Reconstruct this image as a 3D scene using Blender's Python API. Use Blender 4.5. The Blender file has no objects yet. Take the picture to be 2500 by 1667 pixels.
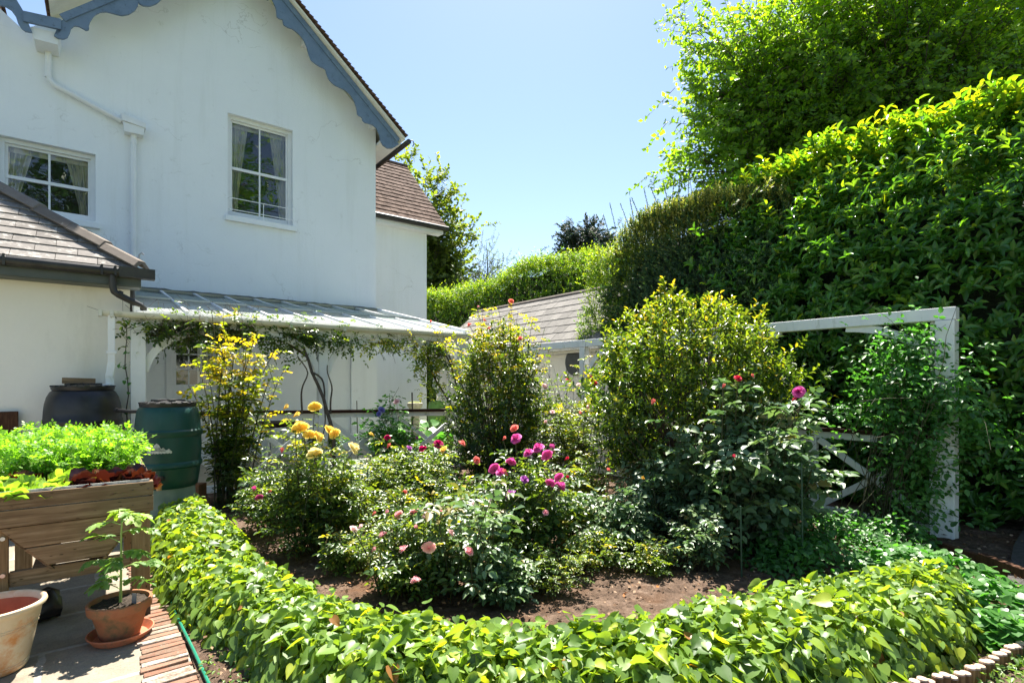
import bpy, math, random
import numpy as np
from mathutils import Vector, Matrix
random.seed(7)
rng = np.random.default_rng(11)
R = math.radians
sc = bpy.context.scene
# ---------------------------------------------------------------- camera, sky, sun, exposure
cam_d = bpy.data.cameras.new("camera"); cam = bpy.data.objects.new("camera", cam_d)
sc.collection.objects.link(cam); sc.camera = cam
cam.location = (0, 0, 1.65); cam.rotation_euler = (R(90), 0, 0)
cam_d.sensor_width = 36; cam_d.lens = 1300 / 2500 * 36; cam_d.shift_y = 101.5 / 2500
cam_d.clip_end = 1000; cam_d.clip_start = 0.05
SUN_EL, SUN_AZ = 62, 3          # degrees: height, and turn from straight ahead towards the right
w = bpy.data.worlds.new("World"); sc.world = w; w.use_nodes = True
nt = w.node_tree; nt.nodes.clear()
sky = nt.nodes.new("ShaderNodeTexSky"); sky.sky_type = 'NISHITA'; sky.sun_disc = False
sky.sun_elevation = R(SUN_EL); sky.sun_rotation = R(SUN_AZ)
sky.air_density = 1.0; sky.dust_density = 0.42; sky.ozone_density = 1.2
bg = nt.nodes.new("ShaderNodeBackground"); bg.inputs[1].default_value = 0.050
wo = nt.nodes.new("ShaderNodeOutputWorld")
nt.links.new(sky.outputs[0], bg.inputs[0]); nt.links.new(bg.outputs[0], wo.inputs[0])
sd = bpy.data.lights.new("sun", 'SUN'); sd.energy = 4.0; sd.angle = R(0.53); sd.color = (1.0, 0.945, 0.86)
sun = bpy.data.objects.new("sun", sd); sc.collection.objects.link(sun)
sun.rotation_euler = (R(-(90 - SUN_EL)), 0, R(-SUN_AZ))
sun.location = (0, 10, 20)
vs = sc.view_settings; vs.view_transform = 'Standard'; vs.look = 'None'; vs.exposure = 2.18; vs.gamma = 1
sc.cycles.max_bounces = 8; sc.cycles.transparent_max_bounces = 12
sc.cycles.diffuse_bounces = 4; sc.cycles.glossy_bounces = 3; sc.cycles.transmission_bounces = 6
# ---------------------------------------------------------------- frames
F, CX, HY, H = 1300., 1250., 935., 1.65
_l = math.hypot(1680, 1300); UX, UY = 1680 / _l, 1300 / _l      # house direction u = (UX,UY), v = (-UY,UX)
def hp(u, v, z=0.): return (u * UX - v * UY, u * UY + v * UX, z)
def uv(x, y): return (x * UX + y * UY, -x * UY + y * UX)
def px_v(px, py, v):
    a = (px - CX) / F; d = v / (UX - a * UY); return (a * UX + UY) * d, H + (HY - py) / F * d
def px_u(px, py, u):
    a = (px - CX) / F; d = u / (a * UX + UY); return (UX - a * UY) * d, H + (HY - py) / F * d
def px_z(px, py, z=0.):
    d = (H - z) * F / (py - HY); return np.array([(px - CX) / F * d, d, z])
def px_d(px, py, d): return np.array([(px - CX) / F * d, d, H + (HY - py) / F * d])
# ---------------------------------------------------------------- objects
def tag(o, label=None, cat=None, group=None, kind=None):
    if label: o['label'] = label
    if cat: o['category'] = cat
    if group: o['group'] = group
    if kind: o['kind'] = kind
    return o
def empty(name, loc, label, cat, group=None):
    o = bpy.data.objects.new(name, None); sc.collection.objects.link(o); o.location = loc
    o.empty_display_size = .1
    return tag(o, label, cat, group)
def wloc(o):
    l = Vector((0, 0, 0))
    while o is not None: l = l + Vector(o.location); o = o.parent
    return l
def link(name, me, mat, parent=None, origin=None, bev=0, smooth=False):
    """me holds world coordinates; moved so that the object's origin is its parent's origin or its own base"""
    n = len(me.vertices); co = np.empty(n * 3, 'f'); me.vertices.foreach_get('co', co); co = co.reshape(-1, 3)
    if parent is not None: L = np.array(wloc(parent))
    elif origin is not None: L = np.array(origin, float)
    else: L = np.array([(co[:, 0].min() + co[:, 0].max()) / 2, (co[:, 1].min() + co[:, 1].max()) / 2, co[:, 2].min()])
    me.vertices.foreach_set('co', (co - L).astype('f').ravel()); me.update()
    o = bpy.data.objects.new(name, me); sc.collection.objects.link(o)
    if mat is not None and len(me.materials) == 0: me.materials.append(mat)
    if parent is not None: o.parent = parent
    else: o.location = L
    if smooth: me.polygons.foreach_set('use_smooth', np.ones(len(me.polygons), bool))
    if bev:
        m = o.modifiers.new('bevel', 'BEVEL'); m.width = bev; m.segments = 2; m.limit_method = 'ANGLE'
    return o
def np_mesh(name, verts, faces, tint=None):
    me = bpy.data.meshes.new(name)
    verts = np.asarray(verts, 'f').reshape(-1, 3)
    faces = [np.asarray(f, 'i') for f in faces if len(f)]
    loops = np.concatenate([f.ravel() for f in faces])
    tot = np.concatenate([np.full(len(f), f.shape[1], 'i') for f in faces])
    start = np.concatenate([[0], np.cumsum(tot)[:-1]]).astype('i')
    me.vertices.add(len(verts)); me.vertices.foreach_set('co', verts.ravel())
    me.loops.add(len(loops)); me.loops.foreach_set('vertex_index', loops)
    me.polygons.add(len(tot)); me.polygons.foreach_set('loop_start', start)
    if tint is not None:
        a = me.attributes.new('tint', 'FLOAT', 'POINT'); a.data.foreach_set('value', np.asarray(tint, 'f'))
    me.update(calc_edges=True)
    return me
class MB:
    """collects shapes; UVZ=True means coordinates are (u,v,z) of the house frame"""
    def __init__(s, uvz=False): s.v = []; s.f = []; s.t = []; s.uvz = uvz; s.tint = 0.5
    def add(s, vs, fs):
        b = len(s.v)
        for p in vs:
            s.v.append(hp(*p) if s.uvz else tuple(p)); s.t.append(s.tint)
        for f in fs: s.f.append(tuple(b + i for i in f))
    def box(s, a, b):
        x0, y0, z0 = a; x1, y1, z1 = b
        s.add([(x0, y0, z0), (x1, y0, z0), (x1, y1, z0), (x0, y1, z0), (x0, y0, z1), (x1, y0, z1), (x1, y1, z1), (x0, y1, z1)],
              [(0, 3, 2, 1), (4, 5, 6, 7), (0, 1, 5, 4), (1, 2, 6, 5), (2, 3, 7, 6), (3, 0, 4, 7)])
    def bar(s, p, q, w_, h_, up=(0, 0, 1)):
        p, q = Vector(p), Vector(q); d = (q - p).normalized(); r = d.cross(Vector(up)).normalized(); n = r.cross(d)
        vs = []
        for c in (p, q):
            for a, b in ((-1, -1), (1, -1), (1, 1), (-1, 1)): vs.append(c + r * a * w_ / 2 + n * b * h_ / 2)
        s.add(vs, [(0, 3, 2, 1), (4, 5, 6, 7), (0, 1, 5, 4), (1, 2, 6, 5), (2, 3, 7, 6), (3, 0, 4, 7)])
    def tube(s, pts, r, n=10, cap=True):
        pts = [Vector(p) for p in pts]; rr = r if isinstance(r, (list, tuple)) else [r] * len(pts)
        vs = []; prev = None
        for i, p in enumerate(pts):
            d = (pts[min(i + 1, len(pts) - 1)] - pts[max(i - 1, 0)]).normalized()
            a = d.cross(Vector((0, 0, 1)) if abs(d.z) < .9 else Vector((1, 0, 0))) if prev is None else prev - d * prev.dot(d)
            a.normalize(); prev = a; b = d.cross(a)
            for k in range(n):
                t = 2 * math.pi * k / n; vs.append(p + (a * math.cos(t) + b * math.sin(t)) * rr[i])
        fs = [(i * n + k, i * n + (k + 1) % n, (i + 1) * n + (k + 1) % n, (i + 1) * n + k) for i in range(len(pts) - 1) for k in range(n)]
        if cap: fs += [tuple(range(n))[::-1], tuple((len(pts) - 1) * n + k for k in range(n))]
        s.add(vs, fs)
    def lathe(s, c, prof, n=40, wob=0, c0=True, c1=True):
        vs = []
        for r, z in prof:
            for k in range(n):
                t = 2 * math.pi * k / n; rr = r * (1 + wob * math.sin(3 * t + z * 9))
                vs.append((c[0] + rr * math.cos(t), c[1] + rr * math.sin(t), c[2] + z))
        fs = [(i * n + k, i * n + (k + 1) % n, (i + 1) * n + (k + 1) % n, (i + 1) * n + k) for i in range(len(prof) - 1) for k in range(n)]
        if c0 and prof[0][0] > 1e-4: fs.append(tuple(range(n))[::-1])
        if c1 and prof[-1][0] > 1e-4: fs.append(tuple((len(prof) - 1) * n + k for k in range(n)))
        s.add(vs, fs)
    def prism(s, poly, v0, v1):
        """poly in (u,z) extruded from v0 to v1 (triangulated caps are left as n-gons)"""
        n = len(poly)
        s.add([(a, v0, b) for a, b in poly] + [(a, v1, b) for a, b in poly],
              [tuple(range(n)), tuple(range(2 * n - 1, n - 1, -1))] + [(i, i + n, (i + 1) % n + n, (i + 1) % n) for i in range(n)])
    def build(s, name, mat, parent=None, origin=None, bev=0, smooth=False, tint=False, weld=False):
        me = bpy.data.meshes.new(name); me.from_pydata(s.v, [], s.f)
        if tint:
            a = me.attributes.new('tint', 'FLOAT', 'POINT'); a.data.foreach_set('value', np.asarray(s.t, 'f'))
        me.validate(); me.update()
        import bmesh
        b = bmesh.new(); b.from_mesh(me)
        if weld: bmesh.ops.remove_doubles(b, verts=b.verts, dist=.0005)
        bmesh.ops.recalc_face_normals(b, faces=b.faces); b.to_mesh(me); b.free()
        o = link(name, me, mat, parent, origin, bev, smooth)
        if smooth and not bev:
            e = o.modifiers.new('split', 'EDGE_SPLIT'); e.split_angle = R(40)
        return o
def arcpts(p, q, ctrl, n=10):
    p, q, c = Vector(p), Vector(q), Vector(ctrl)
    return [p * (1 - t) ** 2 + c * 2 * t * (1 - t) + q * t * t for t in [i / n for i in range(n + 1)]]
# ---------------------------------------------------------------- materials
class NB:
    def __init__(s, name):
        s.m = bpy.data.materials.new(name); s.m.use_nodes = True; s.t = s.m.node_tree; s.t.nodes.clear()
        s.out = s.t.nodes.new('ShaderNodeOutputMaterial')
    def n(s, ty, **k):
        x = s.t.nodes.new(ty)
        for a, b in k.items():
            if a.startswith('i_'):
                key = a[2:]; key = int(key) if key.isdigit() else key.replace('_', ' '); x.inputs[key].default_value = b
            else: setattr(x, a, b)
        return x
    def l(s, a, b): s.t.links.new(a, b)
    def coord(s, scale=1.0, rot=0.0, vec=None):
        c = s.n('ShaderNodeTexCoord'); m = s.n('ShaderNodeMapping')
        m.inputs['Rotation'].default_value = (0, 0, rot)
        m.inputs['Scale'].default_value = vec or (scale,) * 3
        s.l(c.outputs['Object'], m.inputs[0]); return m.outputs[0]
    def noise(s, co, scale, detail=5, rough=.6):
        x = s.n('ShaderNodeTexNoise'); x.inputs['Scale'].default_value = scale; x.inputs['Detail'].default_value = detail
        x.inputs['Roughness'].default_value = rough; s.l(co, x.inputs['Vector']); return x.outputs[0]
    def ramp(s, fac, stops):
        x = s.n('ShaderNodeValToRGB'); e = x.color_ramp.elements
        while len(e) < len(stops): e.new(.5)
        for i, (p, c) in enumerate(stops):
            e[i].position = p; e[i].color = tuple(c) + (1,) if len(c) == 3 else c
        s.l(fac, x.inputs[0]); return x.outputs[0]
    def mix(s, f, a, b, mode='MIX'):
        x = s.n('ShaderNodeMixRGB', blend_type=mode)
        for k, q in ((0, f), (1, a), (2, b)):
            if hasattr(q, 'is_output'): s.l(q, x.inputs[k])
            else: x.inputs[k].default_value = q if k == 0 else (tuple(q) + (1,) if len(q) == 3 else q)
        return x.outputs[0]
    def bump(s, h, st=.3, dist=.01, nrm=None):
        x = s.n('ShaderNodeBump'); x.inputs['Strength'].default_value = st; x.inputs['Distance'].default_value = dist
        s.l(h, x.inputs['Height'])
        if nrm is not None: s.l(nrm, x.inputs['Normal'])
        return x.outputs[0]
    def pbsdf(s, col, rough=.6, nrm=None, spec=.5, metal=0):
        b = s.n('ShaderNodeBsdfPrincipled')
        for k, q in (('Base Color', col), ('Roughness', rough), ('Metallic', metal), ('Specular IOR Level', spec)):
            if hasattr(q, 'is_output'): s.l(q, b.inputs[k])
            else: b.inputs[k].default_value = (tuple(q) + (1,)) if k == 'Base Color' else q
        if nrm is not None: s.l(nrm, b.inputs['Normal'])
        return b
    def done(s, sh): s.l(sh.outputs[0] if hasattr(sh, 'outputs') else sh, s.out.inputs[0]); return s.m
def crack_wall(name, c1, c2, dirt):
    b = NB(name); co = b.coord(); col = b.ramp(b.noise(co, 1.2), [(.3, c1), (.7, c2)])
    st = b.ramp(b.noise(b.coord(vec=(2.2, 2.2, .16)), 1.6, 8, .7), [(.52, (0, 0, 0)), (.9, (.6, .6, .6))]); col = b.mix(st, col, dirt)
    bl = b.ramp(b.noise(co, 3.5, 9, .75), [(.62, (0, 0, 0)), (.74, (.7, .7, .7))]); col = b.mix(bl, col, tuple(x * .9 for x in dirt))
    ns = b.n('ShaderNodeTexNoise'); ns.inputs['Scale'].default_value = 2; ns.inputs['Detail'].default_value = 6; b.l(co, ns.inputs['Vector'])
    sm = b.n('ShaderNodeVectorMath', operation='SCALE'); sm.inputs['Scale'].default_value = .9; b.l(ns.outputs['Color'], sm.inputs[0])
    ad = b.n('ShaderNodeVectorMath', operation='ADD'); b.l(b.coord(vec=(.55, .55, 1.1)), ad.inputs[0]); b.l(sm.outputs[0], ad.inputs[1])
    vo = b.n('ShaderNodeTexVoronoi', feature='DISTANCE_TO_EDGE'); vo.inputs['Scale'].default_value = .8; b.l(ad.outputs[0], vo.inputs['Vector'])
    ck = b.ramp(vo.outputs['Distance'], [(.0, (1, 1, 1)), (.006, (0, 0, 0))]); mk = b.ramp(b.noise(co, .9, 3), [(.52, (0, 0, 0)), (.6, (.45, .45, .45))])
    col = b.mix(b.mix(1.0, ck, mk, 'MULTIPLY'), col, (.38, .38, .36))
    sp = b.ramp(b.noise(co, 60, 2), [(.76, (0, 0, 0)), (.8, (.4, .4, .4))]); col = b.mix(sp, col, (.45, .45, .42))
    h = b.mix(.3, b.noise(co, 26, 4), b.noise(co, 4, 3))
    return b.done(b.pbsdf(col, .85, b.bump(h, .45, .016), .35))
def mottled(name, c1, c2, scale=4, rough=.6, bs=.25, bscale=60, dirt=None, dscale=1.3, dpos=(.52, .75), bdist=.004, spec=.4, streak=False):
    b = NB(name); co = b.coord(); n = b.noise(co, scale)
    col = b.ramp(n, [(.3, c1), (.7, c2)])
    if dirt:
        dc = b.coord(vec=(1, 1, .25)) if streak else co
        d = b.ramp(b.noise(dc, dscale, 8, .7), [(dpos[0], (0, 0, 0)), (dpos[1], (1, 1, 1))])
        col = b.mix(d, col, dirt)
    return b.done(b.pbsdf(col, rough, b.bump(b.noise(co, bscale, 4), bs, bdist), spec))
M = {}
M['stucco'] = crack_wall('white_stucco', (.81, .835, .855), (.84, .865, .88), (.66, .68, .66))
M['stucco_warm'] = mottled('cream_stucco', (.80, .765, .67), (.84, .81, .72), 1.0, .85, .4, 26, (.62, .59, .5), .9, (.55, .8), .01, streak=True)
M['paint'] = mottled('white_paint', (.74, .75, .74), (.82, .82, .80), 5, .5, .3, 30, (.46, .48, .38), 9, (.56, .74), .004, streak=True)
M['trim'] = mottled('white_trim', (.74, .75, .76), (.80, .81, .81), 5, .4, .08, 40)
M['gutter_cream'] = mottled('cream_gutter', (.60, .58, .48), (.70, .68, .58), 6, .5, .1, 50, (.30, .32, .22), 7, (.52, .8), streak=False)
M['blue'] = mottled('blue_paint', (.12, .18, .27), (.17, .235, .335), 4, .55, .3, 30, (.07, .10, .13), 9, (.55, .72))
M['black'] = mottled('black_plastic', (.012, .012, .014), (.022, .021, .022), 8, .38, .05, 90, (.06, .055, .05), 6, (.55, .9))
M['pipe_black'] = mottled('black_gutter', (.015, .015, .016), (.045, .042, .036), 4, .4, .1, 60, (.09, .085, .06), 3, (.5, .9))
M['butt_green'] = mottled('dark_green_plastic', (.004, .045, .035), (.006, .06, .048), 5, .42, .08, 90, (.025, .075, .06), 9, (.56, .8), streak=True)
M['butt_lime'] = mottled('light_green_plastic', (.16, .33, .07), (.2, .4, .09), 5, .45, .05, 90)
M['concrete'] = mottled('green_concrete', (.13, .19, .16), (.22, .28, .24), 6, .9, .4, 60)
M['stone'] = mottled('pale_stone', (.36, .33, .26), (.48, .44, .35), 10, .9, .5, 60, (.2, .2, .12), 4)
M['terracotta'] = mottled('terracotta', (.27, .10, .045), (.42, .17, .08), 9, .9, .5, 90, (.15, .105, .05), 9, (.46, .64))
M['terracotta_red'] = mottled('red_plastic_terracotta', (.42, .13, .06), (.48, .16, .08), 5, .55, .1, 90, (.25, .12, .07), 12, (.52, .66))
M['glazed'] = mottled('pale_weathered_clay', (.50, .39, .24), (.62, .53, .38), 5, .65, .3, 60, (.50, .22, .07), 4.5, (.47, .62))
M['clay_in'] = mottled('inner_red_clay', (.28, .09, .05), (.38, .14, .08), 7, .85, .3, 60)
M['soil'] = mottled('potting_soil', (.02, .014, .009), (.06, .042, .028), 40, .95, .9, 120, bdist=.01)
M['curtain'] = mottled('curtain', (.52, .50, .40), (.60, .60, .52), 3, .9, .1, 60, (.28, .30, .33), 9, (.5, .6), streak=True)
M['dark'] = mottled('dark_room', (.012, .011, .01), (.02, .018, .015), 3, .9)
M['metal'] = NB('galvanised_metal'); M['metal'] = M['metal'].done(M['metal'].pbsdf((.45, .46, .47), .35, metal=.9))
M['wire'] = NB('green_wire'); M['wire'] = M['wire'].done(M['wire'].pbsdf((.02, .06, .04), .4))
M['bark'] = mottled('bark', (.05, .038, .028), (.13, .10, .075), 14, .9, .8, 40, bdist=.01)
M['cane'] = mottled('green_cane', (.035, .05, .02), (.09, .075, .035), 20, .7, .2, 60)
M['stem'] = mottled('fresh_stem', (.20, .30, .07), (.27, .38, .10), 20, .55, .2, 60)
M['block'] = mottled('brown_block', (.20, .15, .12), (.30, .24, .2), 8, .9, .5, 60)
M['paper'] = mottled('torn_paper', (.50, .50, .46), (.62, .62, .57), 30, .8, .2, 60, (.3, .33, .3), 40, (.5, .6))
def wood(name, c1, c2, c3, axis='u', knots=True):
    b = NB(name); rz = -math.atan2(UY, UX)
    sc_ = {'u': (1.0, 14, 22), 'z': (22, 22, .9), 'v': (14, 1.0, 22)}[axis]
    c = b.n('ShaderNodeTexCoord'); m1 = b.n('ShaderNodeMapping', vector_type='POINT'); m1.inputs['Rotation'].default_value = (0, 0, rz)
    m2 = b.n('ShaderNodeMapping'); m2.inputs['Scale'].default_value = sc_
    b.l(c.outputs['Object'], m1.inputs[0]); b.l(m1.outputs[0], m2.inputs[0])
    g = b.noise(m2.outputs[0], 3.2, 6, .65); big = b.noise(m1.outputs[0], 5, 3)
    col = b.ramp(g, [(.3, c1), (.52, c2), (.7, c3)])
    col = b.mix(b.ramp(big, [(.35, (0, 0, 0)), (.75, (1, 1, 1))]), col, b.mix(.5, col, c1))
    at = b.n('ShaderNodeAttribute', attribute_name='tint')
    col = b.mix(1.0, col, b.ramp(at.outputs['Fac'], [(0, (.62, .60, .58)), (.5, (1, 1, 1)), (1, (1.25, 1.2, 1.1))]), 'MULTIPLY')
    if knots:
        vo = b.n('ShaderNodeTexVoronoi', feature='F1'); m3 = b.n('ShaderNodeMapping')
        m3.inputs['Scale'].default_value = {'u': (2.1, 4, 7.5), 'z': (6, 6, 2.2), 'v': (4, 2.1, 7.5)}[axis]; b.l(m1.outputs[0], m3.inputs[0]); b.l(m3.outputs[0], vo.inputs['Vector'])
        k = b.ramp(vo.outputs['Distance'], [(.07, (1, 1, 1)), (.15, (0, 0, 0))]); col = b.mix(k, col, tuple(x * .35 for x in c1))
    return b.done(b.pbsdf(col, .8, b.bump(g, .5, .004), .25))
M['oak'] = wood('weathered_wood_boards', (.12, .075, .038), (.25, .165, .09), (.34, .245, .15), 'u')
M['oak_leg'] = wood('weathered_wood_leg', (.13, .08, .035), (.26, .165, .08), (.33, .23, .13), 'z')
M['log'] = wood('log_roll_wood', (.10, .06, .025), (.24, .14, .06), (.38, .25, .12), 'z', False)
M['logtop'] = mottled('log_end_grain', (.36, .25, .18), (.50, .38, .29), 20, .9, .4, 90)
M['plank'] = wood('brown_plank', (.07, .03, .014), (.13, .055, .025), (.19, .09, .04), 'z')
M['rail'] = wood('brown_stained_rail', (.035, .014, .008), (.07, .027, .015), (.12, .05, .03), 'u', False)
def slatey(name, ca, cb, cc, lichen, lf=(.58, .72)):
    b = NB(name); co = b.coord()
    at = b.n('ShaderNodeAttribute', attribute_name='tint')
    col = b.ramp(at.outputs['Fac'], [(0, ca), (.5, cb), (1, cc)])
    col = b.mix(.45, col, b.ramp(b.noise(co, 9, 6, .7), [(.3, ca), (.7, cc)]))
    l = b.ramp(b.noise(co, 7, 8, .75), [(lf[0], (0, 0, 0)), (lf[1], (1, 1, 1))])
    col = b.mix(l, col, lichen)
    return b.done(b.pbsdf(col, .92, b.bump(b.noise(co, 30, 5), .5, .006), .12))
M['slate'] = slatey('grey_slate', (.12, .11, .10), (.185, .17, .155), (.26, .24, .22), (.42, .40, .36), (.54, .64))
M['tile'] = slatey('brown_tile', (.075, .045, .035), (.12, .075, .058), (.18, .115, .09), (.05, .03, .018), (.60, .64))
M['tile_moss'] = slatey('mossy_brown_tile', (.085, .055, .042), (.125, .082, .062), (.17, .115, .09), (.045, .022, .012), (.50, .56))
M['ridge'] = slatey('lichened_hip_tile', (.12, .10, .085), (.18, .155, .13), (.22, .19, .165), (.40, .38, .35), (.6, .68))
def glass(name, dirt, refl=.0, tcol=(1, 1, 1), rough=.01, gcol=(1, 1, 1, 1)):
    b = NB(name); co = b.coord()
    tr = b.n('ShaderNodeBsdfTransparent'); tr.inputs[0].default_value = tcol + (1,)
    gl = b.n('ShaderNodeBsdfGlossy'); gl.inputs['Roughness'].default_value = rough; gl.inputs[0].default_value = gcol
    if rough < .05: b.l(b.bump(b.noise(co, 2.2, 2), .12, .02), gl.inputs['Normal'])
    fr = b.n('ShaderNodeFresnel'); fr.inputs[0].default_value = 1.52
    ad = b.n('ShaderNodeMath', operation='ADD', use_clamp=True); ad.inputs[1].default_value = refl; b.l(fr.outputs[0], ad.inputs[0])
    m = b.n('ShaderNodeMixShader'); b.l(ad.outputs[0], m.inputs[0]); b.l(tr.outputs[0], m.inputs[1]); b.l(gl.outputs[0], m.inputs[2])
    df = b.n('ShaderNodeBsdfDiffuse'); df.inputs[0].default_value = (.62, .66, .62, 1)
    tl = b.n('ShaderNodeBsdfTranslucent'); tl.inputs[0].default_value = (.7, .74, .70, 1)
    dm = b.n('ShaderNodeMixShader'); dm.inputs[0].default_value = .5; b.l(df.outputs[0], dm.inputs[1]); b.l(tl.outputs[0], dm.inputs[2])
    mm = b.n('ShaderNodeMixShader')
    d = b.ramp(b.noise(co, 3, 6, .7), [(.3, (dirt * .5,) * 3), (.7, (min(1, dirt * 1.5),) * 3)])
    b.l(d, mm.inputs[0]); b.l(m.outputs[0], mm.inputs[1]); b.l(dm.outputs[0], mm.inputs[2])
    return b.done(mm)
M['glass'] = glass('window_glass', .015, .05)
M['roof_glass'] = glass('dusty_roof_glass', .62, .0, (.86, .93, .9), .06)
M['roof_glass2'] = glass('clearer_roof_glass', .10, .0, (.55, .72, .72), .05, (.50, .56, .57, 1))
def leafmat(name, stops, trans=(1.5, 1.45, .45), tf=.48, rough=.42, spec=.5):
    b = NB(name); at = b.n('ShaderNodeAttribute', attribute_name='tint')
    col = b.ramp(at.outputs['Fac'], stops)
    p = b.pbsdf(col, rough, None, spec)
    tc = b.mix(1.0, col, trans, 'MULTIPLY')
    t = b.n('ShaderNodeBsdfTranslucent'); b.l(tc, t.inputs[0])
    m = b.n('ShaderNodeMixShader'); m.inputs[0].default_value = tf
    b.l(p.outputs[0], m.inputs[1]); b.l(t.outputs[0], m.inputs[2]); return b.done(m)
G = lambda *a: [(a[i], a[i + 1]) for i in range(0, len(a), 2)]
L = {}
L['epi'] = leafmat('epimedium_leaf', G(0, (.07, .14, .035), .45, (.17, .29, .055), .75, (.26, .38, .05), .97, (.42, .47, .035), 1, (.35, .16, .05)), (2.0, 1.75, .4), .46, .42, .45)
L['laurel'] = leafmat('laurel_leaf', G(0, (.04, .12, .025), .5, (.075, .21, .035), .8, (.18, .31, .035), 1, (.38, .44, .03)), (2.1, 2.0, .35), .42, .30, .5)
L['yew'] = leafmat('yew_needles', G(0, (.022, .06, .026), .5, (.045, .105, .04), .85, (.14, .19, .05), 1, (.36, .34, .08)), (1.4, 1.6, .6), .35, .5)
L['beech'] = leafmat('beech_leaf', G(0, (.08, .17, .025), .5, (.165, .29, .04), 1, (.31, .42, .04)), (1.95, 1.95, .35), .62, .5)
L['farhedge'] = leafmat('far_hedge_leaf', G(0, (.03, .08, .015), .5, (.09, .19, .025), 1, (.30, .36, .04)), (1.8, 1.9, .4), .5, .5)
L['fartree'] = leafmat('far_tree_leaf', G(0, (.05, .09, .015), .5, (.12, .18, .03), 1, (.26, .30, .05)), (1.6, 1.6, .5), .5, .55)
L['olive'] = leafmat('grey_leaf', G(0, (.06, .09, .04), .5, (.12, .16, .08), 1, (.2, .24, .12)), (1.2, 1.3, .7), .4, .6)
L['pine'] = leafmat('pine_needles', G(0, (.015, .03, .015), .5, (.03, .055, .028), 1, (.06, .09, .045)), (1.2, 1.3, .7), .2, .6)
L['camellia'] = leafmat('camellia_leaf', G(0, (.02, .05, .012), .5, (.06, .12, .02), .88, (.25, .33, .035), 1, (.42, .34, .04)), (1.8, 1.7, .45), .42, .28, .6)
L['rose'] = leafmat('rose_leaf', G(0, (.03, .075, .025), .5, (.075, .14, .04), .85, (.18, .26, .05), 1, (.36, .34, .04)), (2.1, 1.8, .35), .45, .34)
L['rose_grey'] = leafmat('grey_green_rose_leaf', G(0, (.06, .12, .055), .5, (.12, .195, .10), .9, (.19, .26, .11), 1, (.22, .18, .06)), (1.1, 1.35, .6), .3, .38)
L['climber'] = leafmat('climber_leaf', G(0, (.02, .05, .012), .5, (.07, .13, .02), .85, (.28, .32, .03), 1, (.44, .33, .03)), (1.8, 1.8, .4), .48, .36)
L['vine'] = leafmat('vine_leaf', G(0, (.04, .12, .028), .5, (.08, .21, .045), 1, (.16, .32, .07)), (1.4, 1.9, .6), .42, .42)
L['carrot'] = leafmat('carrot_leaf', G(0, (.10, .24, .03), .5, (.18, .36, .045), 1, (.32, .50, .06)), (1.7, 1.8, .5), .5, .5)
L['salad'] = leafmat('green_lettuce_leaf', G(0, (.14, .26, .04), .5, (.26, .40, .06), 1, (.42, .52, .10)), (1.5, 1.6, .5), .5, .45)
L['redsalad'] = leafmat('red_lettuce_leaf', G(0, (.025, .006, .008), .5, (.055, .012, .011), .8, (.11, .03, .015), 1, (.18, .20, .03)), (1.6, 1.2, .5), .25, .28)
L['tomato'] = leafmat('tomato_leaf', G(0, (.07, .16, .04), .5, (.13, .25, .06), 1, (.28, .40, .07)), (1.6, 1.6, .5), .42, .5)
L['litter'] = leafmat('dead_leaf', G(0, (.06, .035, .022), .5, (.17, .10, .055), .8, (.34, .24, .16), 1, (.42, .15, .04)), (1, 1, 1), .1, .9, .2)
L['grass'] = leafmat('weed_leaf', G(0, (.05, .12, .02), .5, (.1, .2, .03), 1, (.2, .3, .05)))
def petal(name, c1, c2, tf=.35):
    b = NB(name); at = b.n('ShaderNodeAttribute', attribute_name='tint')
    col = b.ramp(at.outputs['Fac'], [(0, c1), (1, c2)]); p = b.pbsdf(col, .6, None, .25)
    t = b.n('ShaderNodeBsdfTranslucent'); b.l(col, t.inputs[0]); m = b.n('ShaderNodeMixShader'); m.inputs[0].default_value = tf
    b.l(p.outputs[0], m.inputs[1]); b.l(t.outputs[0], m.inputs[2]); return b.done(m)
PT = {'magenta': petal('magenta_petal', (.50, .015, .20), (.85, .16, .50)), 'pink': petal('pink_petal', (.80, .20, .27), (.95, .62, .62)),
      'pale': petal('pale_pink_petal', (.85, .50, .52), (.95, .78, .76)), 'yellow': petal('yellow_petal', (.90, .50, .03), (.95, .80, .22)),
      'cream': petal('cream_petal', (.90, .68, .12), (.95, .88, .50)), 'red': petal('red_petal', (.42, .006, .02), (.75, .03, .09)),
      'crimson': petal('crimson_petal', (.30, .003, .05), (.62, .01, .17)), 'coral': petal('coral_petal', (.80, .09, .08), (.92, .34, .28)),
      'purple': petal('purple_petal', (.26, .03, .30), (.55, .16, .50)), 'blue': petal('blue_petal', (.16, .14, .50), (.38, .36, .75))}
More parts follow.
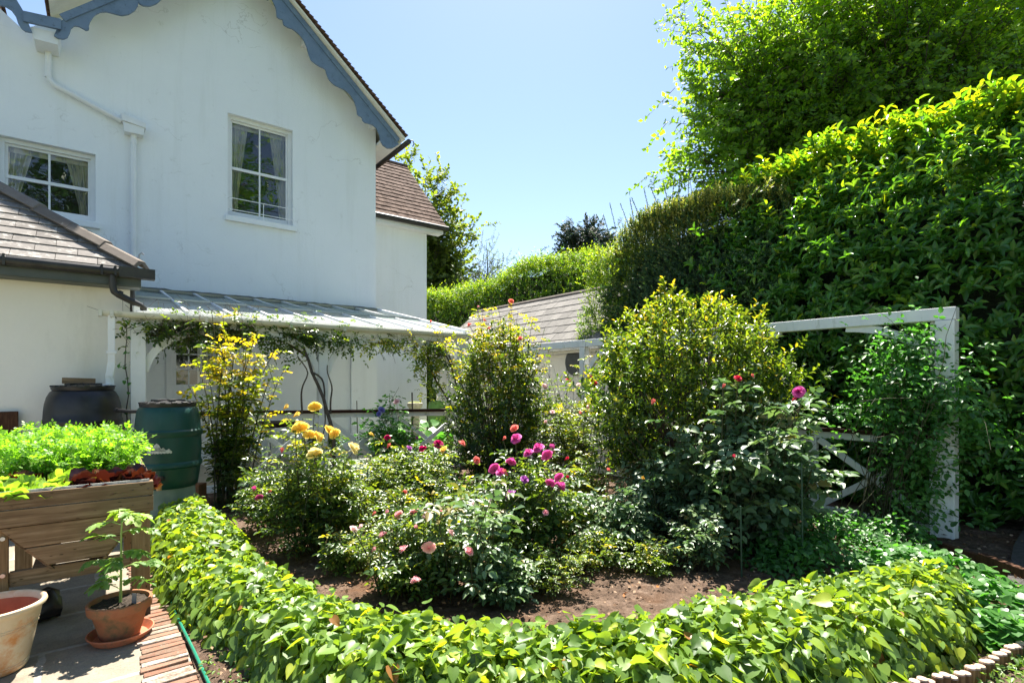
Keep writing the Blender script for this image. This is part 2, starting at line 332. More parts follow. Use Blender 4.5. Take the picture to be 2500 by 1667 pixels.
# ---------------------------------------------------------------- slates
def clip(poly, conv):
    """Sutherland-Hodgman, conv counter-clockwise"""
    out = poly
    for i in range(len(conv)):
        a, b = conv[i], conv[(i + 1) % len(conv)]; inp, out = out, []
        if not inp: break
        def side(p): return (b[0] - a[0]) * (p[1] - a[1]) - (b[1] - a[1]) * (p[0] - a[0])
        for j in range(len(inp)):
            p, q = inp[j], inp[(j + 1) % len(inp)]; sp, sq = side(p), side(q)
            if sp >= 0: out.append(p)
            if (sp >= 0) != (sq >= 0):
                t = sp / (sp - sq); out.append((p[0] + t * (q[0] - p[0]), p[1] + t * (q[1] - p[1])))
    return out
def slates(mb, O, A, B, region, w_, h_, th=.012, jit=.004):
    """slates on the plane O + a*A + b*B (B up the slope); region is a convex CCW polygon in (a,b)"""
    O, A, B = Vector(O), Vector(A).normalized(), Vector(B).normalized(); N = A.cross(B)
    if N.z < 0: N = -N
    a0, a1 = min(p[0] for p in region), max(p[0] for p in region); b0, b1 = min(p[1] for p in region), max(p[1] for p in region)
    j = 0; b = b0
    while b < b1:
        a = a0 - w_ * (.5 if j % 2 else 0) - random.random() * .02
        while a < a1:
            g = .003
            q = clip([(a + g, b - random.random() * jit), (a + w_ - g, b - random.random() * jit), (a + w_ - g, b + h_), (a + g, b + h_)], region)
            if len(q) >= 3:
                mb.tint = random.random(); lift = random.random() * jit * .6; n = len(q)
                hz = [th * (1.9 - 1.2 * (p[1] - b) / h_) + lift for p in q]
                top = [O + A * p[0] + B * p[1] + N * z for p, z in zip(q, hz)]; bot = [t - N * th for t in top]
                mb.add(top + bot, [tuple(range(n)), tuple(range(2 * n - 1, n - 1, -1))] + [(i, i + n, (i + 1) % n + n, (i + 1) % n) for i in range(n)])
            a += w_
        b += h_; j += 1
    mb.tint = .5
# ================================================================ SETTING
def sheet(name, pts, z, mat):
    mb = MB(); mb.add([(p[0], p[1], z) for p in pts], [tuple(range(len(pts)))]); o = mb.build(name, mat, origin=(0, 0, z)); return tag(o, kind='structure')
def ground_mat():
    b = NB('earth_and_turf'); co = b.coord(); n = b.noise(co, 2.5, 8, .7)
    col = b.ramp(n, [(.3, (.035, .05, .015)), (.6, (.05, .075, .02)), (.8, (.08, .06, .03))])
    return b.done(b.pbsdf(col, .95, b.bump(b.noise(co, 30), .8, .03)))
sheet('ground', [(-400, -400), (400, -400), (400, 400), (-400, 400)], -.012, ground_mat())
def slab_mat(name, c1, c2, c3, joint, sx=.62, sy=.62):
    b = NB(name); co = b.coord(rot=-math.atan2(UY, UX))
    br = b.n('ShaderNodeTexBrick'); br.offset = .42; br.squash = 1.0
    br.inputs['Scale'].default_value = 1; br.inputs['Brick Width'].default_value = sx; br.inputs['Row Height'].default_value = sy
    br.inputs['Mortar Size'].default_value = .022; br.inputs['Mortar Smooth'].default_value = .35; br.inputs['Bias'].default_value = 0
    br.inputs['Color1'].default_value = (0, 0, 0, 1); br.inputs['Color2'].default_value = (1, 1, 1, 1); br.inputs['Mortar'].default_value = (.5, .5, .5, 1)
    wv = b.n('ShaderNodeVectorMath', operation='ADD'); ns = b.n('ShaderNodeTexNoise'); ns.inputs['Scale'].default_value = 6; b.l(co, ns.inputs['Vector'])
    sm = b.n('ShaderNodeVectorMath', operation='SCALE'); sm.inputs['Scale'].default_value = .035; b.l(ns.outputs['Color'], sm.inputs[0]); b.l(co, wv.inputs[0]); b.l(sm.outputs[0], wv.inputs[1])
    b.l(wv.outputs[0], br.inputs['Vector'])
    base = b.ramp(br.outputs['Color'], [(0, c1), (1, c2)])
    base = b.mix(.6, base, b.ramp(b.noise(co, 7, 8, .75), [(.3, c3), (.7, c2)]))
    base = b.mix(b.ramp(b.noise(co, 90, 3), [(.5, (0, 0, 0)), (.7, (.6, .6, .6))]), base, c3)
    col = b.mix(br.outputs['Fac'], base, b.mix(b.noise(co, 20), joint, c3))
    hgt = b.mix(.5, b.noise(co, 60, 6, .7), b.ramp(br.outputs['Fac'], [(0, (1, 1, 1)), (1, (0, 0, 0))]))
    return b.done(b.pbsdf(col, .9, b.bump(hgt, .55, .012), .3))
M['paving'] = slab_mat('stone_paving', (.20, .165, .12), (.30, .255, .19), (.12, .10, .075), (.46, .43, .38))
M['patio'] = slab_mat('pale_patio_paving', (.36, .31, .24), (.46, .41, .32), (.26, .22, .17), (.50, .47, .40), .6, .45)
sheet('paving', [hp(-9, -1)[:2], hp(.428, -1)[:2], hp(.428, 9.0)[:2], hp(-9, 9.0)[:2]], .0, M['paving'])
sheet('patio', [hp(-9, 9.0)[:2], hp(8.2, 9.0)[:2], hp(8.2, 18)[:2], hp(-9, 18)[:2]], .0, M['patio'])
# brick edging strip, one course of old bricks laid crosswise
def brick_mat():
    b = NB('old_red_brick'); co = b.coord(); at = b.n('ShaderNodeAttribute', attribute_name='tint')
    col = b.ramp(at.outputs['Fac'], [(0, (.17, .09, .06)), (.5, (.27, .12, .075)), (.8, (.32, .17, .11)), (.9, (.40, .34, .28))])
    col = b.mix(b.ramp(b.noise(co, 16, 8, .75), [(.42, (0, 0, 0)), (.62, (1, 1, 1))]), col, (.19, .14, .10))
    col = b.mix(b.ramp(b.noise(co, 26, 6, .7), [(.64, (0, 0, 0)), (.68, (1, 1, 1))]), col, (.42, .38, .33))
    return b.done(b.pbsdf(col, .92, b.bump(b.noise(co, 45, 6, .7), .9, .012), .2))
mb = MB(True); v = .3
while v < 6.9:
    wv_ = random.uniform(.052, .07); mb.tint = random.random(); z = .012 + random.uniform(-.004, .004); du = random.uniform(-.012, .012)
    sl = random.uniform(-.006, .006)
    mb.add([(.19 + du, v, -.02), (.425 + du, v + sl, -.02), (.425 + du, v + wv_, -.02), (.19 + du, v + wv_, -.02),
            (.19 + du, v + .004, z), (.425 + du, v + sl + .004, z + sl), (.425 + du, v + wv_ - .004, z), (.19 + du, v + wv_ - .004, z + sl)],
           [(0, 3, 2, 1), (4, 5, 6, 7), (0, 1, 5, 4), (1, 2, 6, 5), (2, 3, 7, 6), (3, 0, 4, 7)])
    v += wv_ + random.uniform(.004, .009)
o = mb.build('brick_edging', brick_mat(), bev=.004, tint=True); tag(o, kind='structure')
def nz(p, f=1.0, seed=0):
    """smooth pseudo noise, about -1..1"""
    r = np.random.default_rng(100 + seed); s = 0
    for i in range(7):
        k = r.normal(size=3) * f * (1 + .5 * i); s = s + np.sin(p @ k + r.uniform(0, 6.28)) / (1 + .45 * i)
    return s / 3.2
# planting bed: uneven earth
def soil_mat():
    b = NB('bed_earth'); co = b.coord(); n = b.noise(co, 12, 10, .8)
    col = b.ramp(n, [(.32, (.05, .034, .024)), (.52, (.15, .10, .07)), (.72, (.30, .215, .16))])
    col = b.mix(b.ramp(b.noise(co, 1.6, 3), [(.5, (0, 0, 0)), (.68, (.7, .7, .7))]), col, (.13, .06, .025))
    return b.done(b.pbsdf(col, .97, b.bump(b.noise(co, 38, 8, .8), 1.0, .03), .15))
nu, nv = 300, 420
gu = np.linspace(.435, 8.6, nu); gv = np.linspace(-3.2, 8.9, nv); A_, B_ = np.meshgrid(gu, gv, indexing='ij')
X = A_ * UX - B_ * UY; Y = A_ * UY + B_ * UX; P3 = np.stack([X, Y, np.zeros_like(X)], -1)
Z = .03 + .022 * nz(P3, 4, 1) + .014 * nz(P3, 14, 2) + .014 * np.abs(nz(P3, 38, 3)) + .008 * np.abs(nz(P3, 90, 5)); edge = np.clip((A_ - .435) * 5, 0, 1); Z = Z * edge + .002
i = np.arange((nu - 1) * (nv - 1)); a = (i // (nv - 1)) * nv + i % (nv - 1)
me = np_mesh('bed_soil', np.stack([X, Y, Z], -1).reshape(-1, 3), [np.stack([a, a + nv, a + nv + 1, a + 1], 1)])
tag(link('bed_soil', me, soil_mat(), smooth=True), kind='structure')
# dark path beyond the frame at the right, with a low timber edging
pathm = mottled('dark_grit_path', (.05, .045, .04), (.10, .09, .08), 20, .95, .9, 90, bdist=.02)
sheet('path', [(4.9, 5.2), (3.9, 4.2), (6.5, 3.0), (9, 5.5), (7.5, 7.5)], .075, pathm)
mb = MB(); a1 = px_z(2395, 1352, .14); a2 = px_z(2560, 1412, .14); a0 = px_z(2290, 1318, .14)
mb.bar(a1 - [0, 0, .05], a2 - [0, 0, .05], .06, .12); mb.bar(a0 - [0, 0, .06], a1 - [0, 0, .06], .05, .1)
tag(mb.build('timber_edging', M['plank'], bev=.004), 'low dark timber board edging beside the path at the foot of the big white post', 'edging')
# ================================================================ HOUSE
house = empty('white_house', hp(2, 13, 0), 'white rendered gabled house with blue scalloped bargeboards and a tiled roof', 'house')
VW = 13.0
wu0, wz_a = px_v(556, 276.5, VW); wu1, wz_b = px_v(714.6, 317.5, VW); W1 = [wu0, wu1, (px_v(557, 526, VW)[1] + px_v(714.6, 555, VW)[1]) / 2, (wz_a + wz_b) / 2]
ur, ztr = px_v(233, 377, VW); um, _ = px_v(112, 360, VW); zbr = px_v(233, 545, VW)[1]; W2 = [ur - 2 * (ur - um) + .08, ur, zbr, ztr]
du0, _ = px_v(412, 900, VW); du1, _ = px_v(540, 900, VW); D1 = [du0, du1, .12, 2.75]
UR = 5.62; UA, ZA, SL = 2.357, 10.97, .853
EZ = ZA - SL * (UR - UA)
holes = [W1, W2, D1]
def wall_cells(mb, u0, u1, z0, z1, holes, v):
    us = sorted({u0, u1} | {h[0] for h in holes} | {h[1] for h in holes}); zs = sorted({z0, z1} | {h[2] for h in holes} | {h[3] for h in holes})
    for a, b in zip(us, us[1:]):
        for c, d in zip(zs, zs[1:]):
            cu, cz = (a + b) / 2, (c + d) / 2
            if any(h[0] < cu < h[1] and h[2] < cz < h[3] for h in holes): continue
            mb.add([(a, v, c), (b, v, c), (b, v, d), (a, v, d)], [(0, 1, 2, 3)])
mb = MB(True); UL = -1.1; ZT = 7.9
wall_cells(mb, -7, UR, 0, ZT, holes, VW)
mb.add([(UL, VW, ZT), (UR, VW, ZT), (UR, VW, EZ), (UA, VW, ZA), (UL, VW, ZA - SL * (UA - UL))], [(0, 1, 2, 3, 4)])
mb.add([(-4.6, VW, ZA), (-7, VW, ZA - 2.2), (-7, VW, ZT), (UL, VW, ZT), (UL, VW, ZA - SL * (UA - UL))], [(0, 1, 2, 3, 4)])
mb.add([(UR, VW, 0), (UR, 20, 0), (UR, 20, EZ), (UR, VW, EZ)], [(0, 1, 2, 3)])
for h in holes:   # reveals
    a, b, c, d = h; q = VW + .16
    mb.add([(a, VW, c), (a, q, c), (a, q, d), (a, VW, d)], [(0, 1, 2, 3)]); mb.add([(b, VW, c), (b, q, c), (b, q, d), (b, VW, d)], [(0, 1, 2, 3)])
    mb.add([(a, VW, d), (b, VW, d), (b, q, d), (a, q, d)], [(0, 1, 2, 3)]); mb.add([(a, VW, c), (b, VW, c), (b, q, c), (a, q, c)], [(0, 1, 2, 3)])
mb.build('wall', M['stucco'], house, weld=True)
mb = MB(True); pu, _ = px_v(858, 950, VW - .07); mb.box((pu, VW - .07, 0), (UR + .004, VW - .002, 3.45)); mb.build('pilaster', M['stucco'], house)
# roof: slab plus verge tiles
mb = MB(True)
def slab(mb, u_a, z_a, u_b, z_b, v0, v1, t=.06): mb.prism([(u_a, z_a), (u_b, z_b), (u_b, z_b + t), (u_a, z_a + t)], v0, v1)
OV = 6.13; zz = lambda u: ZA - SL * abs(u - UA) + .07
slab(mb, UA, zz(UA), OV, zz(OV), 12.36, 20); slab(mb, -.72, zz(-.72), UA, zz(UA), 12.36, 20)
mb.build('roof_boarding', M['stucco_warm'], house, bev=0)
mb = MB(True); cs = math.cos(math.atan(SL)); Lr = (OV - UA) / cs
A = Vector((0, 1, 0)); Bv = Vector((-cs, 0, SL * cs))
slates(mb, (OV + .03, 12.3, zz(OV) + .07), A, Bv, [(0, 0), (7, 0), (7, Lr), (0, Lr)], .27, .115, .028, .014)
Ll = (UA + .72) / cs; slates(mb, (-.75, 12.3, zz(-.72) + .07), A, Vector((cs, 0, SL * cs)), [(0, 0), (7, 0), (7, Ll), (0, Ll)], .27, .115, .03, .014)
mb.build('roof', M['tile'], house, tint=True)
mb = MB(True); slates(mb, (-1.42, 12.3, zz(-.72) + .1), A, Vector((-cs, 0, SL * cs)), [(0, 0), (3, 0), (3, 3.5), (0, 3.5)], .27, .115, .03, .014)
slab(mb, -1.42, zz(-.72) + .02, -4.2, zz(-.72) + 2.4, 12.36, 15)
mb.build('roof', M['tile'], house, tint=True)
# bargeboards traced as profiles on the plane v=12.48
VB = 12.48
def prof(pts, crop, scale): return [px_v(crop[0] + x / scale, crop[1] + y / scale, VB) for x, y in pts]
low = prof([(1440, -110), (1462, -60), (1490, 0), (1510, 45), (1515, 92), (1530, 103), (1546, 106), (1550, 135), (1575, 150), (1600, 158), (1635, 185), (1662, 218), (1680, 260), (1690, 300), (1702, 330), (1735, 355), (1782, 380), (1786, 402), (1800, 435), (1830, 465), (1888, 492), (1915, 515), (1935, 545), (1950, 585), (1955, 622), (1962, 634), (1980, 640), (1986, 664), (2000, 672), (2035, 680), (2060, 700), (2076, 735), (2082, 768), (2096, 795), (2120, 812), (2145, 812), (2168, 800), (2182, 788)], (0, 0), 2.24)
hi = prof([(2178, 782), (1538, 0), (1445, -115)], (0, 0), 2.24)
apx = [(UA + .9, ZA - SL * .9 - .45), (UA + .5, ZA - .75), (UA + .2, ZA - .55), (UA, ZA - .62)]
lowL = prof([(1840, 0), (1835, 12), (1795, 45), (1720, 72), (1650, 68), (1603, 45), (1590, 5), (1588, 60), (1550, 120), (1480, 165), (1400, 178), (1320, 160), (1230, 135), (1150, 140), (1080, 180), (1035, 250), (1018, 300), (1028, 335), (990, 352), (960, 330), (900, 300), (850, 298), (815, 330), (800, 380), (775, 430), (730, 450), (660, 438), (615, 405), (640, 388), (690, 378)], (0, 0), 4.704)
hiL = prof([(700, 240), (1390, 0)], (0, 0), 4.704)
def strip_board(mb, upper, lower, v0, v1, n=90):
    """board between an upper straight line and a lower traced edge, as quads across"""
    def resamp(p, n):
        p = np.array(p); s = np.concatenate([[0], np.cumsum(np.hypot(*np.diff(p, axis=0).T))]); t = np.linspace(0, s[-1], n)
        return np.stack([np.interp(t, s, p[:, 0]), np.interp(t, s, p[:, 1])], 1)
    lo = resamp(lower, n)
    # foot of each lower point on the upper line
    a, b = np.array(upper[0]), np.array(upper[1]); d = (b - a); L2 = np.hypot(*d); d /= L2
    t = np.maximum.accumulate(np.clip((lo - a) @ d, 0, L2)); upn = a + t[:, None] * d
    vs = []
    for l_, h_ in zip(lo, upn): vs += [(l_[0], v0, l_[1]), (h_[0], v0, h_[1]), (h_[0], v1, h_[1]), (l_[0], v1, l_[1])]
    fs = []
    for k in range(n - 1):
        q = 4 * k; p = q + 4; fs += [(q, q + 1, p + 1, p), (q + 2, q + 3, p + 3, p + 2), (q + 1, q + 2, p + 2, p + 1), (q + 3, q, p, p + 3)]
    fs += [(0, 3, 2, 1), (4 * n - 4, 4 * n - 3, 4 * n - 2, 4 * n - 1)]
    mb.add(vs, fs)
mb = MB(True); topR = (UA + .02, ZA - .05)
strip_board(mb, [topR, hi[0]], [(UA + .02, ZA - .75), (UA + .25, ZA - .55), (UA + .55, ZA - .95)] + low, VB, VB + .045, 150)
mb.build('bargeboard', M['blue'], house)
mb = MB(True); strip_board(mb, [(hiL[0][0], hiL[0][1]), (UA - .02, ZA - .05)], (lowL + [])[::-1] + [(UA - .55, ZA - .95), (UA - .25, ZA - .55), (UA - .02, ZA - .75)], VB, VB + .045, 150)
mb.build('bargeboard', M['blue'], house)
mb = MB(True); fl = prof([(370, 375), (350, 370), (290, 360), (240, 320), (205, 265), (180, 185), (130, 115), (60, 72), (0, 60), (-120, 60), (-260, -60), (-330, -240), (-600, -420)], (0, 0), 4.704)
fu = prof([(275, 140), (-150, -560)], (0, 0), 4.704); strip_board(mb, fu, fl, VB, VB + .045, 90); mb.build('bargeboard', M['blue'], house)
mb = MB(True)   # upper fillet board along each rake, proud of the bargeboard
for (a, b) in (((hi[0][0], hi[0][1] + .03), topR), ((hiL[0][0] + .02, hiL[0][1] + .03), (UA - .02, ZA - .05))):
    mb.bar((a[0], VB - .012, a[1] + .02), (b[0], VB - .012, b[1] + .02), .03, .12, up=(0, 0, 1))
mb.build('verge_fillet', M['blue'], house)
mb = MB(True); mb.prism([(UA - .05, ZA - .55), (UA, ZA - 1.0), (UA + .05, ZA - .55), (UA + .07, ZA - .2), (UA - .07, ZA - .2)], VB - .03, VB + .06)
mb.build('finial', M['blue'], house)
mb = MB(True); q = prof([(272, 138), (700, 232), (703, 350), (270, 256)], (0, 0), 4.704)[::-1]; mb.prism(q, VB - .035, VB + .02); mb.build('valley_fascia', M['blue'], house)
mb = MB(True); q = prof([(345, 292), (690, 372), (660, 500), (390, 430)], (0, 0), 4.704)[::-1]; mb.prism(q, VB + .05, VW - .002); mb.build('valley_hopper', M['trim'], house)
for u_ in (px_v(750, 150, 12.7)[0], px_v(918, 330, 12.7)[0]): mb = MB(True); z_ = zz(u_) - .14; mb.box((u_ - .06, VB + .05, z_ - .09), (u_ + .06, VW - .002, z_ + .05)); mb.build('purlin_end', M['trim'], house)
mb = MB(True); mb.box((5.64, VB + .1, EZ - .42), (OV - .02, 19, EZ - .36)); mb.build('soffit', M['trim'], house)
mb = MB(True); mb.tube([(OV + .1, 12.34, zz(OV) - .02), (OV + .1, 20, zz(OV) - .02)], .065, 12); mb.build('gutter', M['pipe_black'], house, smooth=True)
mb = MB(True); mb.tube([(OV + .12, 12.36, zz(OV) + .02), (OV + .21, 12.34, zz(OV) + .03), (OV + .24, 12.34, zz(OV) - .05), (OV + .2, 12.34, zz(OV) - .12)], .014, 6); mb.build('gutter_bracket', M['pipe_black'], house)
# windows
def sash(rect, name='window', guard=False):
    a, b, c, d = rect; q = VW + .16
    f = MB(True); t = .055
    f.box((a + .001, q - .05, c + .001), (a + t + .02, q + .03, d - .001)); f.box((b - t - .02, q - .05, c + .001), (b - .001, q + .03, d - .001))
    f.box((a + t + .02, q - .05, d - t - .02), (b - t - .02, q + .03, d - .001)); f.box((a + t + .02, q - .045, c + .001), (b - t - .02, q + .03, c + .06))
    fr = f.build('window', M['trim'], house, bev=.004); fr['label'] = 'tall two-over-two sash window' if guard else 'wide two-over-two sash window'
    s = MB(True); a2, b2, c2, d2 = a + t + .02, b - t - .02, c + .06, d - t - .02; m = (c2 + d2) / 2; um = (a2 + b2) / 2
    s.box((a2, q + .0, c2), (b2, q + .035, c2 + .1)); s.box((a2, q - .01, m - .03), (b2, q + .04, m + .03)); s.box((a2, q + .0, d2 - .045), (b2, q + .035, d2))
    for u_ in (a2, b2 - .04): s.box((u_, q - .002, c2 + .1), (u_ + .04, q + .033, m - .03)); s.box((u_, q + .002, m + .03), (u_ + .04, q + .037, d2 - .045))
    s.box((um - .016, q, c2 + .1), (um + .016, q + .03, m - .03)); s.box((um - .016, q, m + .03), (um + .016, q + .03, d2 - .045))
    s.build('sash', M['trim'], fr, bev=.003)
    g = MB(True); g.add([(a2, q + .018, c2), (b2, q + .018, c2), (b2, q + .018, d2), (a2, q + .018, d2)], [(0, 1, 2, 3)]); g.build('pane', M['glass'], fr)
    for sgn, e in ((1, a2), (-1, b2)):
        cu = MB(True); n = 26; top, bot, mid = .36 * (b - a) / 1.3, .15 * (b - a) / 1.3, .22 * (b - a) / 1.3; vs = []
        for k in range(n + 1):
            s_ = k / n; w_ = .028 * math.sin(s_ * 30)
            for zf, wd in ((1, top), (.6, mid + .04), (.25, mid * .8), (.0, bot)):
                vs.append((e + sgn * wd * s_, q + .13 + w_, c2 + .02 + (d2 - c2 - .06) * zf))
        cu.add(vs, [(k * 4 + j, k * 4 + 4 + j, k * 4 + 5 + j, k * 4 + 1 + j) for k in range(n) for j in range(3)])
        cu.build('curtain', M['curtain'], fr, smooth=True)
    bx = MB(True); bx.box((a2, q + .1, d2 - .12), (b2, q + .12, d2 - .02)); bx.build('curtain_pelmet', M['curtain'], fr)
    si = MB(True); si.box((a - .06, VW - .09, c - .11), (b + .07, VW + .1, c + .004)); si.build('sill', M['stucco'], fr, bev=.006)
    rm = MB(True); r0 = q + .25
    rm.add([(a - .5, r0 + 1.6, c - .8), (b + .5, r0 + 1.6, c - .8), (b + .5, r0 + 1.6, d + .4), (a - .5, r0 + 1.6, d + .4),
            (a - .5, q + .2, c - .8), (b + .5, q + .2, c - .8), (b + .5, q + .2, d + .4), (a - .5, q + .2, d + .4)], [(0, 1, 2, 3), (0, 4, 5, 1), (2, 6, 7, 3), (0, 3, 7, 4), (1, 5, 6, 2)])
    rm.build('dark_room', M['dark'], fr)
    if guard:
        w_ = MB(True); z1, z2 = px_v(640, 499, VW)[1], px_v(640, 526, VW)[1]; uc = px_v(642, 500, VW)[0]
        for z_ in (z1, z2): w_.tube([(a - .01, VW + .02, z_), (a + .03, VW - .05, z_), (b - .03, VW - .05, z_), (b + .01, VW + .02, z_)], .009, 6)
        w_.tube([(uc, VW - .05, z1), (uc, VW - .05, z2 - .12)], .008, 6); w_.build('window_guard', M['trim'], fr)
sash(W1, guard=True); sash(W2)
# garden door under the veranda
a, b, c, d = D1; q = VW + .1; f = MB(True)
f.box((a - .05, VW - .03, c), (a + .05, q + .03, d)); f.box((b - .05, VW - .03, c), (b + .05, q + .03, d)); f.box((a + .05, VW - .03, d - .07), (b - .05, q + .03, d + .02))
dr = f.build('door', M['trim'], house, bev=.004); dr['label'] = 'white half-glazed garden door under the glass roof'
f = MB(True); gz = 1.62; gd = d - .17
f.box((a + .05, q, c), (b - .05, q + .04, gz - .001)); f.box((a + .05, q, gd), (b - .05, q + .04, d - .07)); f.box((a + .05, q, gz), (a + .14, q + .04, gd)); f.box((b - .14, q, gz), (b - .05, q + .04, gd))
f.box((a + .18, q - .012, c + .12), (b - .18, q - .002, gz - .25))
nb = 3
for k in (1, 2): uu = a + .14 + (b - a - .28) * k / nb; f.box((uu - .012, q + .005, gz), (uu + .012, q + .035, gd))
for k in (1, 2): z_ = gz + (gd - gz) * k / 3; f.box((a + .14, q + .006, z_ - .012), (b - .14, q + .034, z_ + .012))
f.build('door_leaf', M['trim'], dr, bev=.003)
f = MB(True); f.add([(a + .14, q + .02, gz), (b - .14, q + .02, gz), (b - .14, q + .02, gd), (a + .14, q + .02, gd)], [(0, 1, 2, 3)]); f.build('pane', M['glass'], dr)
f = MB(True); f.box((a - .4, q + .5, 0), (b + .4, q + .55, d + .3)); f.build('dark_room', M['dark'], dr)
f = MB(True)
vs = [];
for k in range(15): s_ = k / 14; vs += [(b - .12 - .3 * s_, q + .1 + .02 * math.sin(k * 1.9), gz - .3), (b - .12 - .3 * s_, q + .1 + .02 * math.sin(k * 1.9), gd + .1)]
f.add(vs, [(2 * k, 2 * k + 2, 2 * k + 3, 2 * k + 1) for k in range(14)]); f.build('curtain', M['curtain'], dr, smooth=True)
f = MB(True); f.tube([(b - .09, q - .005, 1.3), (b - .09, q - .05, 1.3), (b - .19, q - .05, 1.3)], .01, 6); f.build('handle', M['metal'], dr)
# rain pipes on the main wall
def pv(px, py, v): u_, z_ = px_v(px, py, v); return (u_, v, z_)
mb = MB(True); V1 = 12.92
mb.tube([pv(118, 92, V1), pv(118, 182, V1), pv(121, 196, V1), pv(133, 208, V1), pv(297, 296, V1)], .048, 12); mb.tube([pv(118, 180, V1), pv(118, 190, V1)], .055, 12)
mb.tube([pv(174, 229, V1), pv(180, 233, V1)], .054, 12)
mb.build('downpipe', M['trim'], house, smooth=True)
mb = MB(True); q = [px_v(300, 302, V1), px_v(352, 318, V1), px_v(350, 336, V1), px_v(303, 326, V1)][::-1]; mb.prism(q, V1 - .12, VW - .003)
q = [px_v(294, 282, V1), px_v(356, 308, V1), px_v(355, 320, V1), px_v(298, 300, V1)][::-1]; mb.prism(q, V1 - .14, VW - .006); mb.build('hopper', M['trim'], house, bev=.006)
mb = MB(True); mb.tube([pv(326, 330, V1), pv(326, 640, V1), pv(326, 700, V1)], .05, 12)
for y in (342, 578): mb.tube([pv(326, y, V1), pv(326, y + 10, V1)], .058, 12)
mb.build('downpipe', M['trim'], house, smooth=True)
# rear wing
VG = 14.2; UG = 7.75; ez, rz_, ve, vr = 6.31, 8.93, 13.9, 16.5
mb = MB(True); mb.box((UR - .4, VG, 0), (UG, 18.6, 6.42)); mb.add([(UG, VG, 6.42), (UG, 18.6, 6.42), (UG, 16.5, 8.7)], [(0, 1, 2)]); o = mb.build('wing_wall', M['stucco'], house)
mb = MB(True); Bw = Vector((0, vr - ve, rz_ - ez)); lb = Bw.length
slates(mb, (8.23, ve - .03, ez + .03), Vector((-1, 0, 0)), Bw, [(0, 0), (0, lb), (5, lb), (5, 0)][::-1], .26, .235, .016, .008)
mb.prism([(0, 0), (0, 0), (0, 0)], 0, 0) if False else None
mb.add([(3.5, ve, ez), (8.2, ve, ez), (8.2, vr, rz_), (3.5, vr, rz_), (3.5, ve, ez - .08), (8.2, ve, ez - .08), (8.2, vr, rz_ - .1), (3.5, vr, rz_ - .1), (8.2, 19.1, ez), (3.5, 19.1, ez)],
       [(0, 1, 2, 3), (4, 5, 6, 7), (1, 2, 6, 5), (0, 1, 5, 4), (3, 2, 8, 9)])
o = mb.build('wing_roof', M['tile_moss'], house, tint=True); o['label'] = 'mossy brown tiled roof of the rear wing'
mb = MB(True); mb.tube([(3.6, vr, rz_ + .03), (8.24, vr, rz_ + .03)], .1, 8); mb.build('ridge_tiles', M['tile_moss'], house, tint=True)
mb = MB(True); mb.tube([(3.6, ve - .08, ez - .04), (8.27, ve - .08, ez - .04)], .07, 10); mb.build('gutter', M['pipe_black'], house, smooth=True)
mb = MB(True); mb.box((UR - .3, ve, ez - .2), (8.15, VG + .02, ez - .1)); mb.build('soffit', M['trim'], house)
# kitchen wing with slate hip roof
VK = 9.1; UK = .33; kz, ks = 3.17, .76; ku = .42; kv = 8.78
mb = MB(True); mb.box((-8, VK, 0), (UK, VW - .005, 3.06)); o = mb.build('kitchen_wall', M['stucco_warm'], house); o['label'] = 'cream rendered wall of the low front wing'
mb = MB(True); t = 2.1
mb.add([(-8, kv, kz), (ku, kv, kz), (ku - t, kv + t, kz + ks * t), (-8, kv + t, kz + ks * t), (ku, VW, kz), (-8, VW, kz), (-8, kv, kz - .1), (ku, kv, kz - .1), (ku, VW, kz - .1)],
       [(0, 1, 2, 3), (1, 4, 2), (3, 2, 4, 5), (0, 6, 7, 1), (1, 7, 8, 4), (6, 5, 8, 7)])
Bk = Vector((0, 1, ks)); lk = Bk.length * t
slates(mb, (-8, kv - .03, kz), Vector((1, 0, 0)), Bk, [(0, 0), (8 + ku, 0), (8 + ku - t, lk), (0, lk)], .42, .2, .012, .006)
slates(mb, (ku + .02, kv, kz), Vector((0, 1, 0)), Vector((-1, 0, ks)), [(0, 0), (VW - kv, 0), (VW - kv - t, lk), (t, lk)], .42, .2, .012, .006)
o = mb.build('kitchen_roof', M['slate'], house, tint=True); o['label'] = 'grey slate hipped roof with lichen'
mb = MB(True); k0 = Vector((ku + .03, kv - .02, kz + .0)); kd = Vector((-1, 1, ks))
side = Vector((1, 1, 0)).normalized()
for j in range(6):
    p = k0 + kd * (.36 * j); q = k0 + kd * (.36 * (j + 1) + .03); mb.tint = random.random(); lift = .035 + .012 * (j % 2)
    vs = []
    for c_, l_ in ((p, lift + .022), (q, lift)):
        for wd, hz in ((-.14, -.05), (-.05, .04), (.05, .04), (.14, -.05), (.11, -.075), (0, .0), (-.11, -.075)): vs.append(c_ + side * wd + Vector((0, 0, hz + l_ + .03)))
    mb.add(vs, [(i, (i + 1) % 7, (i + 1) % 7 + 7, i + 7) for i in range(7)] + [tuple(range(7)), tuple(range(13, 6, -1))])
mb.build('hip_tiles', M['ridge'], house, tint=True, bev=.006)
mb = MB(True); mb.tube([(-8, kv - .075, kz - .06), (ku + .16, kv - .075, kz - .06)], .062, 12)
for x in (-1.9, -.9, .02, .16): mb.box((x - .012, kv - .145, kz - .12), (x + .012, kv - .01, kz + .01))
mb.box((.2, kv - .145, kz - .125), (ku + .17, kv - .008, kz + .008)); mb.build('gutter', M['pipe_black'], house, smooth=True)
fas = mottled('dark_green_grey_fascia', (.06, .075, .07), (.09, .105, .10), 5, .5)
mb = MB(True); mb.box((-8, kv - .01, kz - .22), (ku + .02, kv + .02, kz - .02)); mb.box((-8, kv + .02, kz - .23), (ku + .02, VK + .01, kz - .19)); mb.build('fascia', fas, house)
mb = MB(True); y0 = kv - .08
